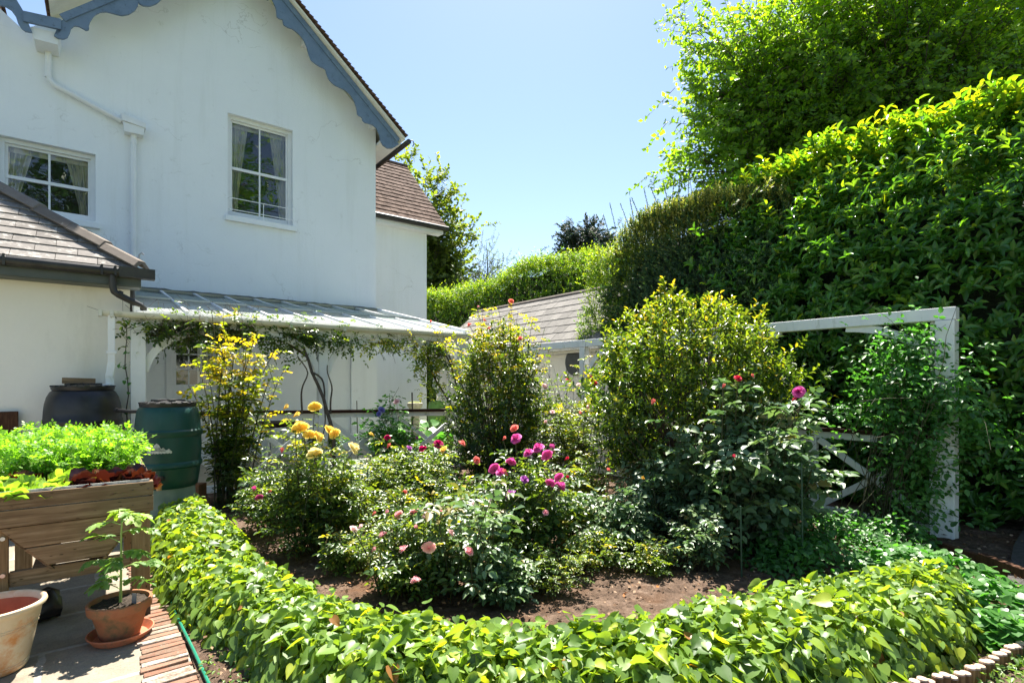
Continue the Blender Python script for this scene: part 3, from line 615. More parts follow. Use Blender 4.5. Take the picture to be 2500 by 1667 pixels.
mb.tube([pv(275, 672, y0), pv(275, 700, y0), pv(279, 712, y0), pv(290, 720, y0), pv(340, 745, y0 + .05), pv(350, 752, y0 + .08), pv(352, 764, y0 + .1)], .042, 12)
mb.tube([pv(288, 716, y0), pv(296, 720, y0 + .01)], .05, 12)
mb.tube([pv(318, 690, 9.2), pv(318, 760, 9.2)], .055, 12)
mb.build('downpipe', M['pipe_black'], house, smooth=True)
mb = MB(True); mb.tube([pv(333, 650, 9.3), pv(340, 622, 9.3), pv(346, 617, 9.3), pv(351, 622, 9.3)], .012, 8); mb.build('roof_hook', M['metal'], house, smooth=True)
# ================================================================ VERANDA (glass lean-to)
VF = 8.86; GA, GB = .41, 5.54
ver = empty('glass_veranda', hp(3, VF, 0), 'white timber veranda with a sloping glass roof along the house wall', 'veranda')
gz0 = 2.56
def post(mb, u_, v_, z1, w_=.14, z0=0): mb.box((u_ - w_ / 2, v_ - w_ / 2, z0), (u_ + w_ / 2, v_ + w_ / 2, z1))
for u_ in (GA, 2.9, GB):
    mb = MB(True); post(mb, u_, VF, gz0 - .12, .145 if u_ > 1 else .17); mb.build('post', M['paint'], ver, bev=.006)
mb = MB(True); mb.box((GA - .1, VF - .05, gz0 - .12), (GB + .2, VF + .05, gz0 - .005)); mb.build('beam', M['paint'], ver, bev=.005)
def brace(mb, p, q, c, w_, h_):
    pts = arcpts(p, q, c, 12); vs = []
    for k, P_ in enumerate(pts):
        d = (pts[min(k + 1, 12)] - pts[max(k - 1, 0)]).normalized(); n = Vector((-d.z, 0, d.x)) if abs(d.y) < .5 else Vector((0, -d.z, d.y))
        s_ = Vector((0, 1, 0)) if abs(d.y) < .5 else Vector((1, 0, 0))
        for a_, b_ in ((-1, -1), (1, -1), (1, 1), (-1, 1)): vs.append(P_ + s_ * a_ * w_ / 2 + n * b_ * h_ / 2)
    mb.add(vs, [(4 * k + j, 4 * k + (j + 1) % 4, 4 * k + 4 + (j + 1) % 4, 4 * k + 4 + j) for k in range(12) for j in range(4)] + [(0, 1, 2, 3), (48, 51, 50, 49)])
for (pu_, s_) in ((GA, 1), (2.9, -1), (2.9, 1), (GB, -1)):
    mb = MB(True); brace(mb, (pu_ + s_ * .07, VF, gz0 - .75), (pu_ + s_ * 1.0, VF, gz0 - .15), (pu_ + s_ * .2, VF, gz0 - .16), .06, .1); mb.build('curved_brace', M['paint'], ver, bev=.004)
mb = MB(True); gv_ = VF - .16
n = 13; pr = []
for side_ in (0,):
    vs = []
    for u_ in (-.02, GB + .22):
        for k in range(9): t = math.pi * k / 8; vs.append((u_, gv_ - .065 * math.cos(t), gz0 + .03 - .075 * math.sin(t)))
        for k in range(8, -1, -1): t = math.pi * k / 8; vs.append((u_, gv_ - .055 * math.cos(t), gz0 + .03 - .062 * math.sin(t)))
    mb.add(vs, [(i, (i + 1) % 18, (i + 1) % 18 + 18, i + 18) for i in range(18)] + [tuple(range(18)), tuple(range(35, 17, -1))])
for u_ in (.0, .12, 1.2, 2.35, 3.2, 4.4, 5.6): mb.box((u_ - .02, gv_ - .072, gz0 - .05), (u_ + .02, gv_ + .06, gz0 + .038))
mb.build('gutter', M['gutter_cream'], ver)
mb = MB(True); dv = gv_ ; du_ = px_v(272, 850, dv)[0]; s_ = .038
mb.box((du_ - s_, dv - s_, px_v(272, 890, dv)[1]), (du_ + s_, dv + s_, gz0)); zk = px_v(272, 890, dv)[1]
mb.bar((du_, dv, zk + .02), (du_ - .02, dv - .01, zk - .16), .085, .085, up=(0, 1, 0)); mb.bar((du_ - .02, dv, zk - .12), (du_ - .01, dv, px_v(272, 945, dv)[1]), .09, .09, up=(0, 1, 0))
mb.bar((du_, dv, px_v(272, 945, dv)[1] + .02), (du_ - .32, dv - .25, px_v(262, 955, dv)[1] - .03), .075, .075)
mb.box((du_ - .055, dv - .045, zk + .14), (du_ + .055, dv + .045, zk + .18)); mb.build('downpipe', M['paint'], ver, bev=.005)
# glass roof
vA = VW - .01; zA = 3.50; vB = gv_ + .03; zB = gz0 + .05
def rz(v_): return zB + (zA - zB) * (v_ - vB) / (vA - vB)
nb = 9; us = [GA - .02 + (GB + .12 - GA) * k / nb for k in range(nb + 1)]; vm = vB + (vA - vB) * .46
mb = MB(True)
for k, u_ in enumerate(us):
    mb.bar((u_, vB, rz(vB) + .015), (u_, vA, rz(vA) + .015), .045 if k not in (0, nb) else .07, .075 if k not in (0, nb) else .12)
mb.bar((us[0], vA - .03, zA + .02), (us[-1], vA - .03, zA + .02), .06, .07); mb.bar((us[0], vm, rz(vm) + .005), (us[-1], vm, rz(vm) + .005), .05, .05)
mb.bar((us[0], vB + .02, rz(vB) - .01), (us[-1], vB + .02, rz(vB) - .01), .06, .05); mb.build('glazing_bars', M['trim'], ver, bev=.003)
for k in range(nb):
    a, b = us[k] + .018, us[k + 1] - .018
    mb = MB(True); mb.add([(a, vB, rz(vB) + .02), (b, vB, rz(vB) + .02), (b, vm, rz(vm) + .02), (a, vm, rz(vm) + .02)], [(0, 1, 2, 3)]); mb.build('glass_pane', M['roof_glass'], ver)
    up_ = .055; mb = MB(True)
    mb.add([(a, vm - .06, rz(vm) + up_), (b, vm - .06, rz(vm) + up_), (b, vA, rz(vA) + .03), (a, vA, rz(vA) + .03)], [(0, 1, 2, 3)]); mb.build('glass_pane', M['roof_glass2'], ver)
for k in range(nb):
    if k in (3,): continue
    mb = MB(True); a, b = us[k] + .02, us[k + 1] - .02; mb.box((a, vm - .08, rz(vm) + .03), (b, vm - .055, rz(vm) + .06)); mb.build('pane_edge_bar', M['metal'], ver)
lead = mottled('lead_flashing', (.10, .10, .10), (.22, .22, .2), 8, .7, .6, 20, (.05, .06, .03), 5, (.45, .6), bdist=.02)
mb = MB(True); n = 40
vs = []
for k in range(n + 1): u_ = us[0] + (us[-1] - us[0]) * k / n; j = random.uniform(-.02, .02); vs += [(u_, VW - .012, zA + .08 + j * .6), (u_, VW - .14 + j * .5, zA + .045)]
mb.add(vs, [(2 * k, 2 * k + 2, 2 * k + 3, 2 * k + 1) for k in range(n)]); mb.build('lead_flashing', lead, ver)
# ================================================================ FENCES
def rail_z(u_): return 1.25 - .1 * (u_ - GA) / (GB - GA)
fen = empty('veranda_railing', hp(3, VF, 0), 'white cross-braced railing with a brown handrail along the veranda front', 'railing')
nodes = [GA, 1.65, 2.9, 4.18, GB, 7.04]
mb = MB(True)
for a, b in zip(nodes, nodes[1:]): mb.bar((a, VF - .01, rail_z(a) - .02), (b, VF - .01, rail_z(b) - .02), .11, .05)
mb.build('handrail', M['rail'], fen, bev=.006)
mb = MB(True)
for a, b in zip(nodes, nodes[1:]): mb.bar((a + .08, VF, rail_z(a) - .085), (b - .08, VF, rail_z(b) - .085), .045, .08)
mb.build('top_rail', M['paint'], fen, bev=.004)
mb = MB(True)
for a, b in zip(nodes, nodes[1:]): mb.bar((a + .08, VF, .1), (b - .08, VF, .1), .06, .1)
mb.build('bottom_rail', M['paint'], fen, bev=.004)
for a in (1.65, 4.18): mb = MB(True); mb.box((a - .045, VF - .045, .0), (a + .045, VF + .045, rail_z(a) - .046)); mb.build('baluster', M['paint'], fen, bev=.004)
for a, b in zip(nodes, nodes[1:]):
    mb = MB(True); mb.bar((a + .07, VF - .012, .16), (b - .07, VF - .012, rail_z(b) - .13), .035, .075); mb.build('cross_brace', M['paint'], fen, bev=.004)
    mb = MB(True); mb.bar((a + .07, VF + .026, rail_z(a) - .13), (b - .07, VF + .026, .16), .035, .075); mb.build('cross_brace', M['paint'], fen, bev=.004)
UF = 7.04
arb = empty('white_garden_frame', hp(UF, 4.3, 0), 'white timber frame of posts, high beam and cross-braced panels along the right of the bed', 'fence')
pv_ = [1.63, 4.3, 6.93, VF]
for k, v_ in enumerate(pv_):
    mb = MB(True); post(mb, UF, v_, 2.305, .165 if k == 0 else .13)
    if k == 0: mb.box((UF + .03, v_ + .085, 0), (UF + .075, v_ + .15, 2.3)); mb.box((UF + .0845, v_ - .06, 0), (UF + .12, v_ + .06, 2.3)); mb.box((UF - .075, v_ + .0855, 0), (UF - .03, v_ + .13, 1.0))
    mb.build('post', M['paint'], arb, bev=.006)
mb = MB(True); mb.box((UF - .065, 1.54, 2.31), (UF + .065, VF + .065, 2.44)); mb.box((GB + .07, VF - .05, 2.31), (UF - .066, VF + .05, 2.42)); mb.build('beam', M['paint'], arb, bev=.006)
for v_, s_ in ((1.63, 1), (4.3, -1), (4.3, 1), (6.93, -1), (6.93, 1), (VF, -1)):
    if v_ == 6.93 and s_ == 1: continue
    mb = MB(True); brace(mb, (UF, v_ + s_ * .08, 1.72), (UF, v_ + s_ * .95, 2.3), (UF, v_ + s_ * .2, 2.26), .055, .09); mb.build('curved_brace', M['paint'], arb, bev=.004)
nv_ = [1.63, 2.95, 4.3, 5.6, 6.93, VF]
mb = MB(True); mb.bar((UF, 1.72, 1.075), (UF, VF, 1.12), .11, .045); mb.build('handrail', M['rail'], arb, bev=.006)
mb = MB(True); mb.bar((UF, 1.72, 1.01), (UF, VF, 1.055), .045, .08); mb.bar((UF, 1.72, .1), (UF, VF, .1), .05, .09); mb.build('rails', M['paint'], arb, bev=.004)
for v_ in (2.95, 5.6): mb = MB(True); post(mb, UF, v_, 1.0, .085); mb.build('baluster', M['paint'], arb, bev=.004)
for a, b in zip(nv_, nv_[1:]):
    mb = MB(True); mb.bar((UF - .02, a + .07, .15), (UF - .02, b - .07, .96), .035, .075, up=(0, 0, 1)); mb.build('cross_brace', M['paint'], arb, bev=.004)
    mb = MB(True); mb.bar((UF + .018, a + .07, .96), (UF + .018, b - .07, .15), .035, .075); mb.build('cross_brace', M['paint'], arb, bev=.004)
# ================================================================ SHED
shed = empty('garden_shed', hp(9.6, 11, 0), 'cream garden shed with a purple-grey slate roof behind the white frame', 'shed')
su, sv0, sv1 = 8.0, 7.2, 14.05; sez, srz, sru = 2.42, 3.84, 9.65
mb = MB(True); mb.box((su, sv0, 0), (11.2, sv1, sez + .05)); mb.build('wall', M['stucco_warm'], shed)
mb = MB(True); v_ = sv0 + .1
while v_ < sv1: mb.box((su - .022, v_, .05), (su - .001, v_ + .02, sez - .12)); v_ += .55
mb.box((su - .03, sv0, sez - .16), (su - .002, sv1, sez - .03)); mb.build('wall_battens', M['paint'], shed)
mb = MB(True); Bs = Vector((sru - su + .18, 0, srz - sez + .12)); ls = Bs.length
slates(mb, (su - .2, sv0 - .1, sez - .02), Vector((0, 1, 0)), Bs, [(0, 0), (0, ls), (sv1 - sv0 + .3, ls), (sv1 - sv0 + .3, 0)][::-1], .34, .30, .010, .006)
mb.add([(su - .18, sv0 - .1, sez - .04), (su - .18, sv1 + .2, sez - .04), (sru, sv1 + .2, srz + .02), (sru, sv0 - .1, srz + .02), (11.4, sv0 - .1, sez - .04), (11.4, sv1 + .2, sez - .04)], [(0, 1, 2, 3), (3, 2, 5, 4), (1, 2, 5)])
slp = slatey('purple_slate', (.125, .118, .11), (.185, .175, .162), (.255, .24, .22), (.36, .34, .30), (.62, .7))
mb.build('roof', slp, shed, tint=True)
mb = MB(True); mb.tube([(sru, sv0, srz + .07), (sru, sv1 + .22, srz + .07)], .09, 10); mb.build('ridge_tiles', M['ridge'], shed, smooth=True)
mb = MB(True); mb.box((su - .3, sv0, sez - .09), (su - .19, sv1 + .1, sez - .0)); mb.box((su - .19, sv0, sez - .14), (su - .16, sv1 + .1, sez - .02)); mb.build('gutter', M['gutter_cream'], shed, bev=.01)
mb = MB(True); c_ = (su - .25, 13.75); mb.box((c_[0] - .035, c_[1] - .035, 1.55), (c_[0] + .035, c_[1] + .035, sez - .09)); mb.bar((c_[0], c_[1], 1.58), (c_[0] + .02, c_[1] - .32, 1.3), .07, .07); mb.build('downpipe', M['paint'], shed, bev=.005)
mb = MB(True); v0_ = px_u(1402, 880, su - .08)[0]; z0_ = px_u(1402, 884, su - .08)[1]; n = 28
mb.add([(su - .08, v0_ + .28 * math.cos(2 * math.pi * k / n), z0_ + .28 * math.sin(2 * math.pi * k / n)) for k in range(n)] + [(su - .04, v0_ + .28 * math.cos(2 * math.pi * k / n), z0_ + .28 * math.sin(2 * math.pi * k / n)) for k in range(n)],
       [tuple(range(n)), tuple(range(2 * n - 1, n - 1, -1))] + [(i, (i + 1) % n, (i + 1) % n + n, i + n) for i in range(n)])
mb.box((su - .04, v0_ - .02, z0_ - .02), (su, v0_ + .02, z0_ + .02))
dg = mottled('dark_grey_disc', (.05, .055, .055), (.08, .085, .08), 5, .5)
tag(mb.build('wall_disc', dg), 'round dark grey disc hung on the cream shed wall under its gutter', 'wall disc')
# ================================================================ LEAF AND STEM BUILDERS
def unit(a): return a / np.maximum(np.linalg.norm(a, axis=-1, keepdims=True), 1e-9)
T = {}
def fan(outline, mid):
    v = np.array(list(outline) + [mid], 'f'); n = len(outline); return v, [np.array([[i, (i + 1) % n, n] for i in range(n)])]
T['rhomb'] = (np.array([(0, 0, 0), (.42, .5, .06), (1, 0, -.05), (.42, -.5, .06), (.45, 0, -.06)], 'f'), [np.array([[0, 1, 2, 4], [0, 4, 2, 3]])])
T['flat'] = (np.array([(0, 0, 0), (.45, .5, .0), (1, 0, -.03), (.45, -.5, .0)], 'f'), [np.array([[0, 1, 2, 3]])])
def strip_leaf(widths, droop, fold):
    """leaf of several segments with a fold on the midrib: tip curls down by droop"""
    n = len(widths); v = []; 
    for i, (x, w_) in enumerate(widths): z = -droop * x * x; v += [(x, w_, z + fold * w_), (x, 0, z), (x, -w_, z + fold * w_)]
    f = []
    for i in range(n - 1): a = 3 * i; f += [[a, a + 3, a + 4, a + 1], [a + 1, a + 4, a + 5, a + 2]]
    return np.array(v, 'f'), [np.array(f)]
T['oval'] = strip_leaf([(0, .02), (.22, .40), (.55, .50), (.85, .25), (1, .01)], .14, .35)
T['long'] = strip_leaf([(0, .02), (.25, .42), (.6, .50), (.88, .24), (1, .01)], .25, .4)
T['heart'] = fan([(0, 0, .0), (-.10, .22, .02), (-.02, .44, .03), (.25, .52, .02), (.55, .40, -.02), (.82, .16, -.07), (1, 0, -.12), (.82, -.16, -.07), (.55, -.40, -.02), (.25, -.52, .02), (-.02, -.44, .03), (-.10, -.22, .02)], (.32, 0, -.05))
T['heart2'] = (T['heart'][0] * np.array([1, .92, 1.0], 'f') + np.array([[0, 0, .16 * abs(v[1]) ** 1.2 - .16 * v[0] ** 2] for v in T['heart'][0]], 'f'), T['heart'][1])
T['heart3'] = (T['heart'][0] * np.array([1, .8, 1.0], 'f') + np.array([[0, 0, .45 * abs(v[1]) - .10 * v[0]] for v in T['heart'][0]], 'f'), T['heart'][1])
T['lobed'] = fan([(0, 0, 0), (.15, .22, .02), (.22, .5, 0), (.35, .28, .03), (.55, .48, -.02), (.62, .22, .02), (.8, .26, -.04), (1, 0, -.12), (.8, -.26, -.04), (.62, -.22, .02), (.55, -.48, -.02), (.35, -.28, .03), (.22, -.5, 0), (.15, -.22, .02)], (.4, 0, -.04))
rr_ = [(math.cos(t) * (.5 + .06 * math.sin(5 * t)) + .5, math.sin(t) * (.5 + .06 * math.cos(4 * t)), .09 * math.sin(6 * t)) for t in [math.pi + 2 * math.pi * k / 14 for k in range(14)]]
T['ruffle'] = fan(rr_, (.45, 0, -.12))
def leaf_mesh(name, pos, dr, nr, size, wid, tint, tmpl, mat, parent=None, smooth=False, origin=None):
    tv, tf = T[tmpl]; pos = np.asarray(pos, float); N = len(pos)
    d = unit(dr); s = unit(np.cross(nr, d)); n = np.cross(d, s)
    size = np.broadcast_to(np.asarray(size, float), (N,)); wid = np.broadcast_to(np.asarray(wid, float), (N,))
    V_ = pos[:, None] + size[:, None, None] * (tv[None, :, 0:1] * d[:, None] + tv[None, :, 1:2] * wid[:, None, None] * s[:, None] + tv[None, :, 2:3] * n[:, None])
    K = len(tv); off = (np.arange(N) * K)[:, None, None]
    fs = [(f[None] + off).reshape(-1, f.shape[1]) for f in tf]
    me = np_mesh(name, V_.reshape(-1, 3), fs, np.repeat(np.clip(np.broadcast_to(tint, (N,)), 0, 1), K))
    return link(name, me, mat, parent, origin, smooth=smooth)
def perp(d):
    a = np.where(np.abs(d[:, 2:3]) < .9, np.array([[0, 0, 1.]]), np.array([[1., 0, 0]])); e1 = unit(np.cross(d, a)); return e1, np.cross(d, e1)
def shoots(base, dirs, length, nleaf, along=.45, up=.25, spread=1.0, t0=.1, jit=.25, planar=False):
    """leaves spiralling (or in two ranks) along straight shoots -> pos, dir, normal, t"""
    S = len(base); d = unit(dirs); e1, e2 = perp(d); length = np.broadcast_to(length, (S,))
    k = np.arange(nleaf); t = t0 + (1 - t0) * (k + .5) / nleaf
    ph = rng.uniform(0, 6.28, (S, 1))
    az = ph + k[None] * 2.4 + rng.normal(0, .25, (S, nleaf))
    if planar: az = (k[None] % 2) * math.pi + rng.normal(0, .3, (S, nleaf)); h = unit(np.cross(np.array([[0, 0, 1.]]), d)); e1, e2 = h, np.cross(d, h)
    rad = np.cos(az)[..., None] * e1[:, None] + np.sin(az)[..., None] * e2[:, None]
    pos = base[:, None] + d[:, None] * (length[:, None] * t[None])[..., None]
    fade = (1 - t)[None, :, None]
    ld = unit(d[:, None] * along + rad * spread * (.55 + .45 * fade) + np.array([0, 0, up]) + rng.normal(0, jit, (S, nleaf, 3)))
    nr = unit(d[:, None] * .9 - rad * .15 + np.array([0, 0, .55]) + rng.normal(0, jit, (S, nleaf, 3)))
    return pos.reshape(-1, 3), ld.reshape(-1, 3), nr.reshape(-1, 3), np.tile(t, S)
def tubes(Pn, Rn, n=4):
    """Pn (N,K,3), Rn (N,K) -> verts, quads"""
    N, K, _ = Pn.shape; d = np.gradient(Pn, axis=1); d = unit(d); ref = np.array([.37, .21, .9]); e1 = unit(np.cross(d, ref)); e2 = np.cross(d, e1)
    a = 2 * np.pi * np.arange(n) / n; ring = np.cos(a)[None, None, :, None] * e1[:, :, None] + np.sin(a)[None, None, :, None] * e2[:, :, None]
    V_ = Pn[:, :, None] + Rn[:, :, None, None] * ring; i = np.arange(K - 1)[:, None]; j = np.arange(n)[None]
    q = np.stack([i * n + j, i * n + (j + 1) % n, (i + 1) * n + (j + 1) % n, (i + 1) * n + j], -1).reshape(-1, 4)
    return V_.reshape(-1, 3), (q[None] + (np.arange(N) * K * n)[:, None, None]).reshape(-1, 4)
def stem_mesh(name, sets, mat, parent=None, n=4):
    vs, fs, b = [], [], 0
    for Pn, Rn in sets: v_, f_ = tubes(Pn, Rn, n); vs.append(v_); fs.append(f_ + b); b += len(v_)
    return link(name, np_mesh(name, np.concatenate(vs), [np.concatenate(fs)]), mat, parent, smooth=True)
def bez(b, c, t, K): s = np.linspace(0, 1, K)[None, :, None]; return b[:, None] * (1 - s) ** 2 + 2 * c[:, None] * s * (1 - s) + t[:, None] * s * s
def pinnate(pos, d, nr, length, pairs, droop=.15):
    """compound leaves: leaflets in pairs plus one at the tip -> pos, dir, normal, scale"""
    N = len(pos); d = unit(d); s = unit(np.cross(nr, d)); n = np.cross(d, s); L_ = np.broadcast_to(length, (N,))[:, None]
    P_, D_, N_, S_ = [], [], [], []
    for k in range(pairs):
        t = .35 + .45 * k / max(1, pairs - 1) if pairs > 1 else .5
        c = pos + d * L_ * t - np.array([0, 0, 1]) * L_ * droop * t * t
        for sg in (-1, 1): P_.append(c); D_.append(d * .35 + s * sg + rng.normal(0, .12, (N, 3)) - np.array([0, 0, .12])); N_.append(n + rng.normal(0, .2, (N, 3))); S_.append(np.full(N, .82 + .1 * k))
    P_.append(pos + d * L_ - np.array([0, 0, 1]) * L_ * droop); D_.append(d + rng.normal(0, .1, (N, 3)) - np.array([0, 0, .2])); N_.append(n + rng.normal(0, .2, (N, 3))); S_.append(np.full(N, 1.12))
    return np.concatenate(P_), np.concatenate(D_), np.concatenate(N_), np.concatenate(S_)
# ---- flowers
FM = {}
def flower_mesh(kind, col):
    if (kind, col) in FM: return FM[kind, col]
    r_ = random.Random(hash(kind) % 97 if False else len(FM) * 7 + 3)
    rings = {'full': [(.20, .95, 5), (.38, .8, 6), (.58, .62, 7), (.80, .4, 8), (1.0, .12, 8), (1.02, -.12, 6)],
             'loose': [(.3, .9, 5), (.6, .6, 6), (.9, .3, 6), (1.05, -.05, 6)],
             'bud': [(.30, 1.6, 4), (.42, 1.4, 4), (.5, 1.1, 4)]}[kind]
    vs, fs, tn = [], [], []
    for ri, (rad, el, n) in enumerate(rings):
        for k in range(n):
            a = 2 * math.pi * (k + .5 * (ri % 2) + r_.uniform(-.15, .15)) / n; w_ = 1.25 * math.pi / n; b = len(vs); rd = rad * r_.uniform(.9, 1.08); e = el * r_.uniform(.85, 1.15) * .75
            for j, tt in enumerate((0.0, .5, .85, 1.0)):
                for i_, q in enumerate((-1, 0, 1)):
                    rr = rd * (.12 + .88 * tt) * (1 if q == 0 else .96); aa = a + q * w_ * (.35 + .65 * math.sin(min(1, tt * 1.15) * math.pi * .62)) * (.8 if j == 3 else 1)
                    z = -.25 + (e + .25) * tt ** .8 + (.05 if q else 0) - (.10 if j == 3 and ri > 2 else 0) + r_.uniform(-.03, .03)
                    vs.append((rr * math.cos(aa), rr * math.sin(aa), z)); tn.append(.25 * ri / len(rings) + .75 * tt * r_.uniform(.8, 1))
            for j in range(3):
                for i_ in range(2): p = b + j * 3 + i_; fs.append((p, p + 1, p + 4, p + 3))
    me = np_mesh('rose_flower', vs, [np.array(fs)], tn); me.materials.append(PT[col]); me.polygons.foreach_set('use_smooth', np.ones(len(me.polygons), bool))
    FM[kind, col] = me; return me
def flower(parent, p, r, kind, col, tilt=None):
    o = bpy.data.objects.new('rose_bud' if kind == 'bud' else 'rose_flower', flower_mesh(kind, col)); sc.collection.objects.link(o)
    o.parent = parent; o.location = Vector(p) - wloc(parent); o.scale = (r, r, r)
    t = tilt or (random.uniform(.45, 1.15), random.uniform(-.45, .45)); o.rotation_euler = (t[0], t[1], random.uniform(0, 6)); return o
# ---- a bush of canes with compound leaves
def cane_bush(name, label, cat, base, rad, hgt, ncane, lmat, leaf=.05, per=9, tint=(.45, .22), flowers=(), group=None, spread=.25, pairs=2, t0=.3, tmpl='oval', bare=.0, canes=None, lw=.62, side=2, topl=0.0, cmat='cane', lean=(0, 0), cthick=.007, keep=None):
    base = np.array(base, float); root = empty(name, base, label, cat, group)
    tg = []
    for k in range(ncane):
        a = rng.uniform(0, 6.28); q = math.sqrt(rng.uniform(0, 1)); hh = hgt * (1 - .35 * q * q) * rng.uniform(.45, 1.04) * (1.22 if rng.uniform() < .14 else 1); q = q * (1.3 if rng.uniform() < .2 else 1)
        tg.append(base + [math.cos(a) * q * rad + lean[0], math.sin(a) * q * rad + lean[1], hh])
    fl = []
    for (px, py, d, kind, col, r) in flowers: d *= .955; r *= .93; p = px_d(px, py, d); fl.append((p, r, kind, col)); tg.append(p - [0, 0, r * .3])
    if canes is not None: tg += [np.array(c, float) for c in canes]
    tg = np.array(tg); N = len(tg)
    b = np.tile(base, (N, 1)) + rng.normal(0, 1, (N, 3)) * [rad * spread, rad * spread, 0] + (tg - base) * [.18, .18, 0]; b[:, 2] = base[2] - .02
    c = b + (tg - b) * [.25, .25, .62] + rng.normal(0, .05, (N, 3)) * hgt * [1, 1, .2]
    K = 10; P_ = bez(b, c, tg, K); R_ = np.linspace(cthick, cthick * .35, K)[None] * rng.uniform(.7, 1.3, (N, 1))
    sets = [(P_, R_)]
    # side shoots
    M_ = N * side; idx = np.repeat(np.arange(N), side); kk = rng.integers(int(K * t0), K - 2, M_) if M_ else np.zeros(0, int)
    if M_:
        sb = P_[idx, kk]; out = rng.normal(0, 1, (M_, 3)); out[:, 2] = np.abs(out[:, 2]) * .8 + .5; out = unit(out); ln = hgt * rng.uniform(.10, .26, M_)
        st = sb + out * ln[:, None]; Ps = bez(sb, (sb + st) / 2 + [0, 0, .01], st, 5); sets.append((Ps, np.linspace(cthick * .5, cthick * .25, 5)[None] * np.ones((M_, 1))))
    stem_mesh('stems', sets, M[cmat], root)
    # leaves
    t = rng.uniform(t0, 1, (N, per)); t = np.clip(t, 0, .999); f = t * (K - 1); i0 = f.astype(int); fr = (f - i0)[..., None]; ar = np.arange(N)[:, None]
    lp = (P_[ar, i0] * (1 - fr) + P_[ar, np.minimum(i0 + 1, K - 1)] * fr).reshape(-1, 3)
    if M_:
        t2 = rng.uniform(.1, 1, (M_, max(3, per // 2))); f = t2 * 4; i0 = np.minimum(f.astype(int), 3); fr = (f - i0)[..., None]; ar = np.arange(M_)[:, None]
        lp = np.concatenate([lp, (Ps[ar, i0] * (1 - fr) + Ps[ar, i0 + 1] * fr).reshape(-1, 3)])
    n = len(lp); ld = rng.normal(0, 1, (n, 3)); ld[:, 2] = rng.uniform(-.15, .55, n); out = lp - (base + [0, 0, 0]); out[:, 2] = 0; ld = unit(unit(ld) + unit(out) * .35)
    nr = unit(np.array([[0, 0, 1.]]) + rng.normal(0, .35, (n, 3)) - ld * .1)
    sz = leaf * rng.uniform(.7, 1.25, n)
    p2, d2, n2, s2 = pinnate(lp, ld, nr, sz * 2.1, pairs)
    rep = len(p2) // n; szz = np.tile(sz, rep) * s2
    tn = np.tile(rng.normal(tint[0], tint[1], n), rep) + rng.normal(0, .05, n * rep) + topl * np.clip((p2[:, 2] - base[2]) / hgt - .45, 0, 1)
    if keep is not None: m = keep(p2); p2, d2, n2, szz, tn = p2[m], d2[m], n2[m], szz[m], tn[m]
    leaf_mesh('foliage', p2, d2, n2, szz, lw, tn, tmpl, L[lmat], root)
    for (p, r, kind, col) in fl: flower(root, p, r, kind, col)
    return root
# ================================================================ OBJECTS ON THE LEFT
def G_(px, py, z=0.): return px_z(px, py, z)
# --- V-shaped raised planter
u0, u1, v0, v1 = -.60, .30, 4.57, 6.15; zt = .955
pl = empty('raised_planter', hp((u0 + u1) / 2, (v0 + v1) / 2, 0), 'weathered wooden V-shaped raised planter on legs, full of salad and carrots', 'planter')
hh = [(.855, zt), (.742, .848), (.632, .736), (.535, .627)]
def vedge(z): # inner slope of the V panel (u left, u right) at height z
    f = min(1, max(0, (.745 - z) / .31)); return (-.50 + .27 * f, .235 - .235 * f)
for k, (za, zb) in enumerate(((.86, zt), (.748, .855), (.605, .743), (.475, .60))):
    mb = MB(True); mb.tint = [.15, .4, .6, .55][k]
    if k < 2: poly = [(u0, za), (u1, za), (u1, zb), (u0, zb)]; vv = (v0 - .0225, v0)
    else: a, b = vedge(za), vedge(zb); poly = [(a[0], za), (a[1], za), (b[1], zb), (b[0], zb)]; vv = (v0 - .012, v0 + .008)
    mb.prism(poly, *vv); mb.build('end_board', M['oak'], pl, bev=.004, tint=True)
mb = MB(True)
for z_ in (.905, .80):
    for u_ in (u0 + .03, u1 - .03, u1 - .12): mb.lathe((u_, v0 - .024, z_), [(.0001, .001), (.007, .002), (.007, 0)], 8)
mb.v = mb.v; mb.build('screws', M['pipe_black'], pl)
for a, nm in ((u0, 0), (u1, 1)):
    for k in range(2):
        mb = MB(True); mb.tint = random.random(); za = .86 - .11 * k; x0, x1 = (a - .022, a) if nm else (a, a + .022); mb.box((x0, v0, za), (x1, v1, za + .098)); mb.build('side_board', M['oak'], pl, bev=.004, tint=True)
    for k in range(4):   # sloping V boards
        f0, f1 = k / 4, (k + .96) / 4; z_a, z_b = .745 - .31 * f0, .745 - .31 * f1; i_ = 1 if nm else 0
        mb = MB(True); mb.tint = random.random(); ua, ub = vedge(z_a)[i_], vedge(z_b)[i_]; s_ = .02 if nm else -.02
        mb.prism([(ua, z_a), (ub, z_b), (ub + s_, z_b), (ua + s_, z_a)], v0 + .01, v1); mb.build('trough_board', M['oak'], pl, bev=.003, tint=True)
for u_ in (u0 + .09, u1 - .072):
    for v_ in (v0 + .0, v1 - .08):
        mb = MB(True); mb.box((u_ - .055, v_ + .003, .075), (u_ + .055, v_ + .045, .745)); lg = mb.build('leg', M['oak_leg'], pl, bev=.004, tint=True)
        mb = MB(True); mb.box((u_ - .058, v_ - .0, 0), (u_ + .058, v_ + .049, .085)); mb.build('foot_cap', M['pipe_black'], lg, bev=.004)
        mb = MB(True)
        for z_ in (.45, .68): mb.tube([(u_ + (.03 if u_ < 0 else -.03), v_ + .003, z_), (u_ + (.03 if u_ < 0 else -.03), v_ - .01, z_)], .013, 10)
        mb.build('bolt', M['metal'], lg)
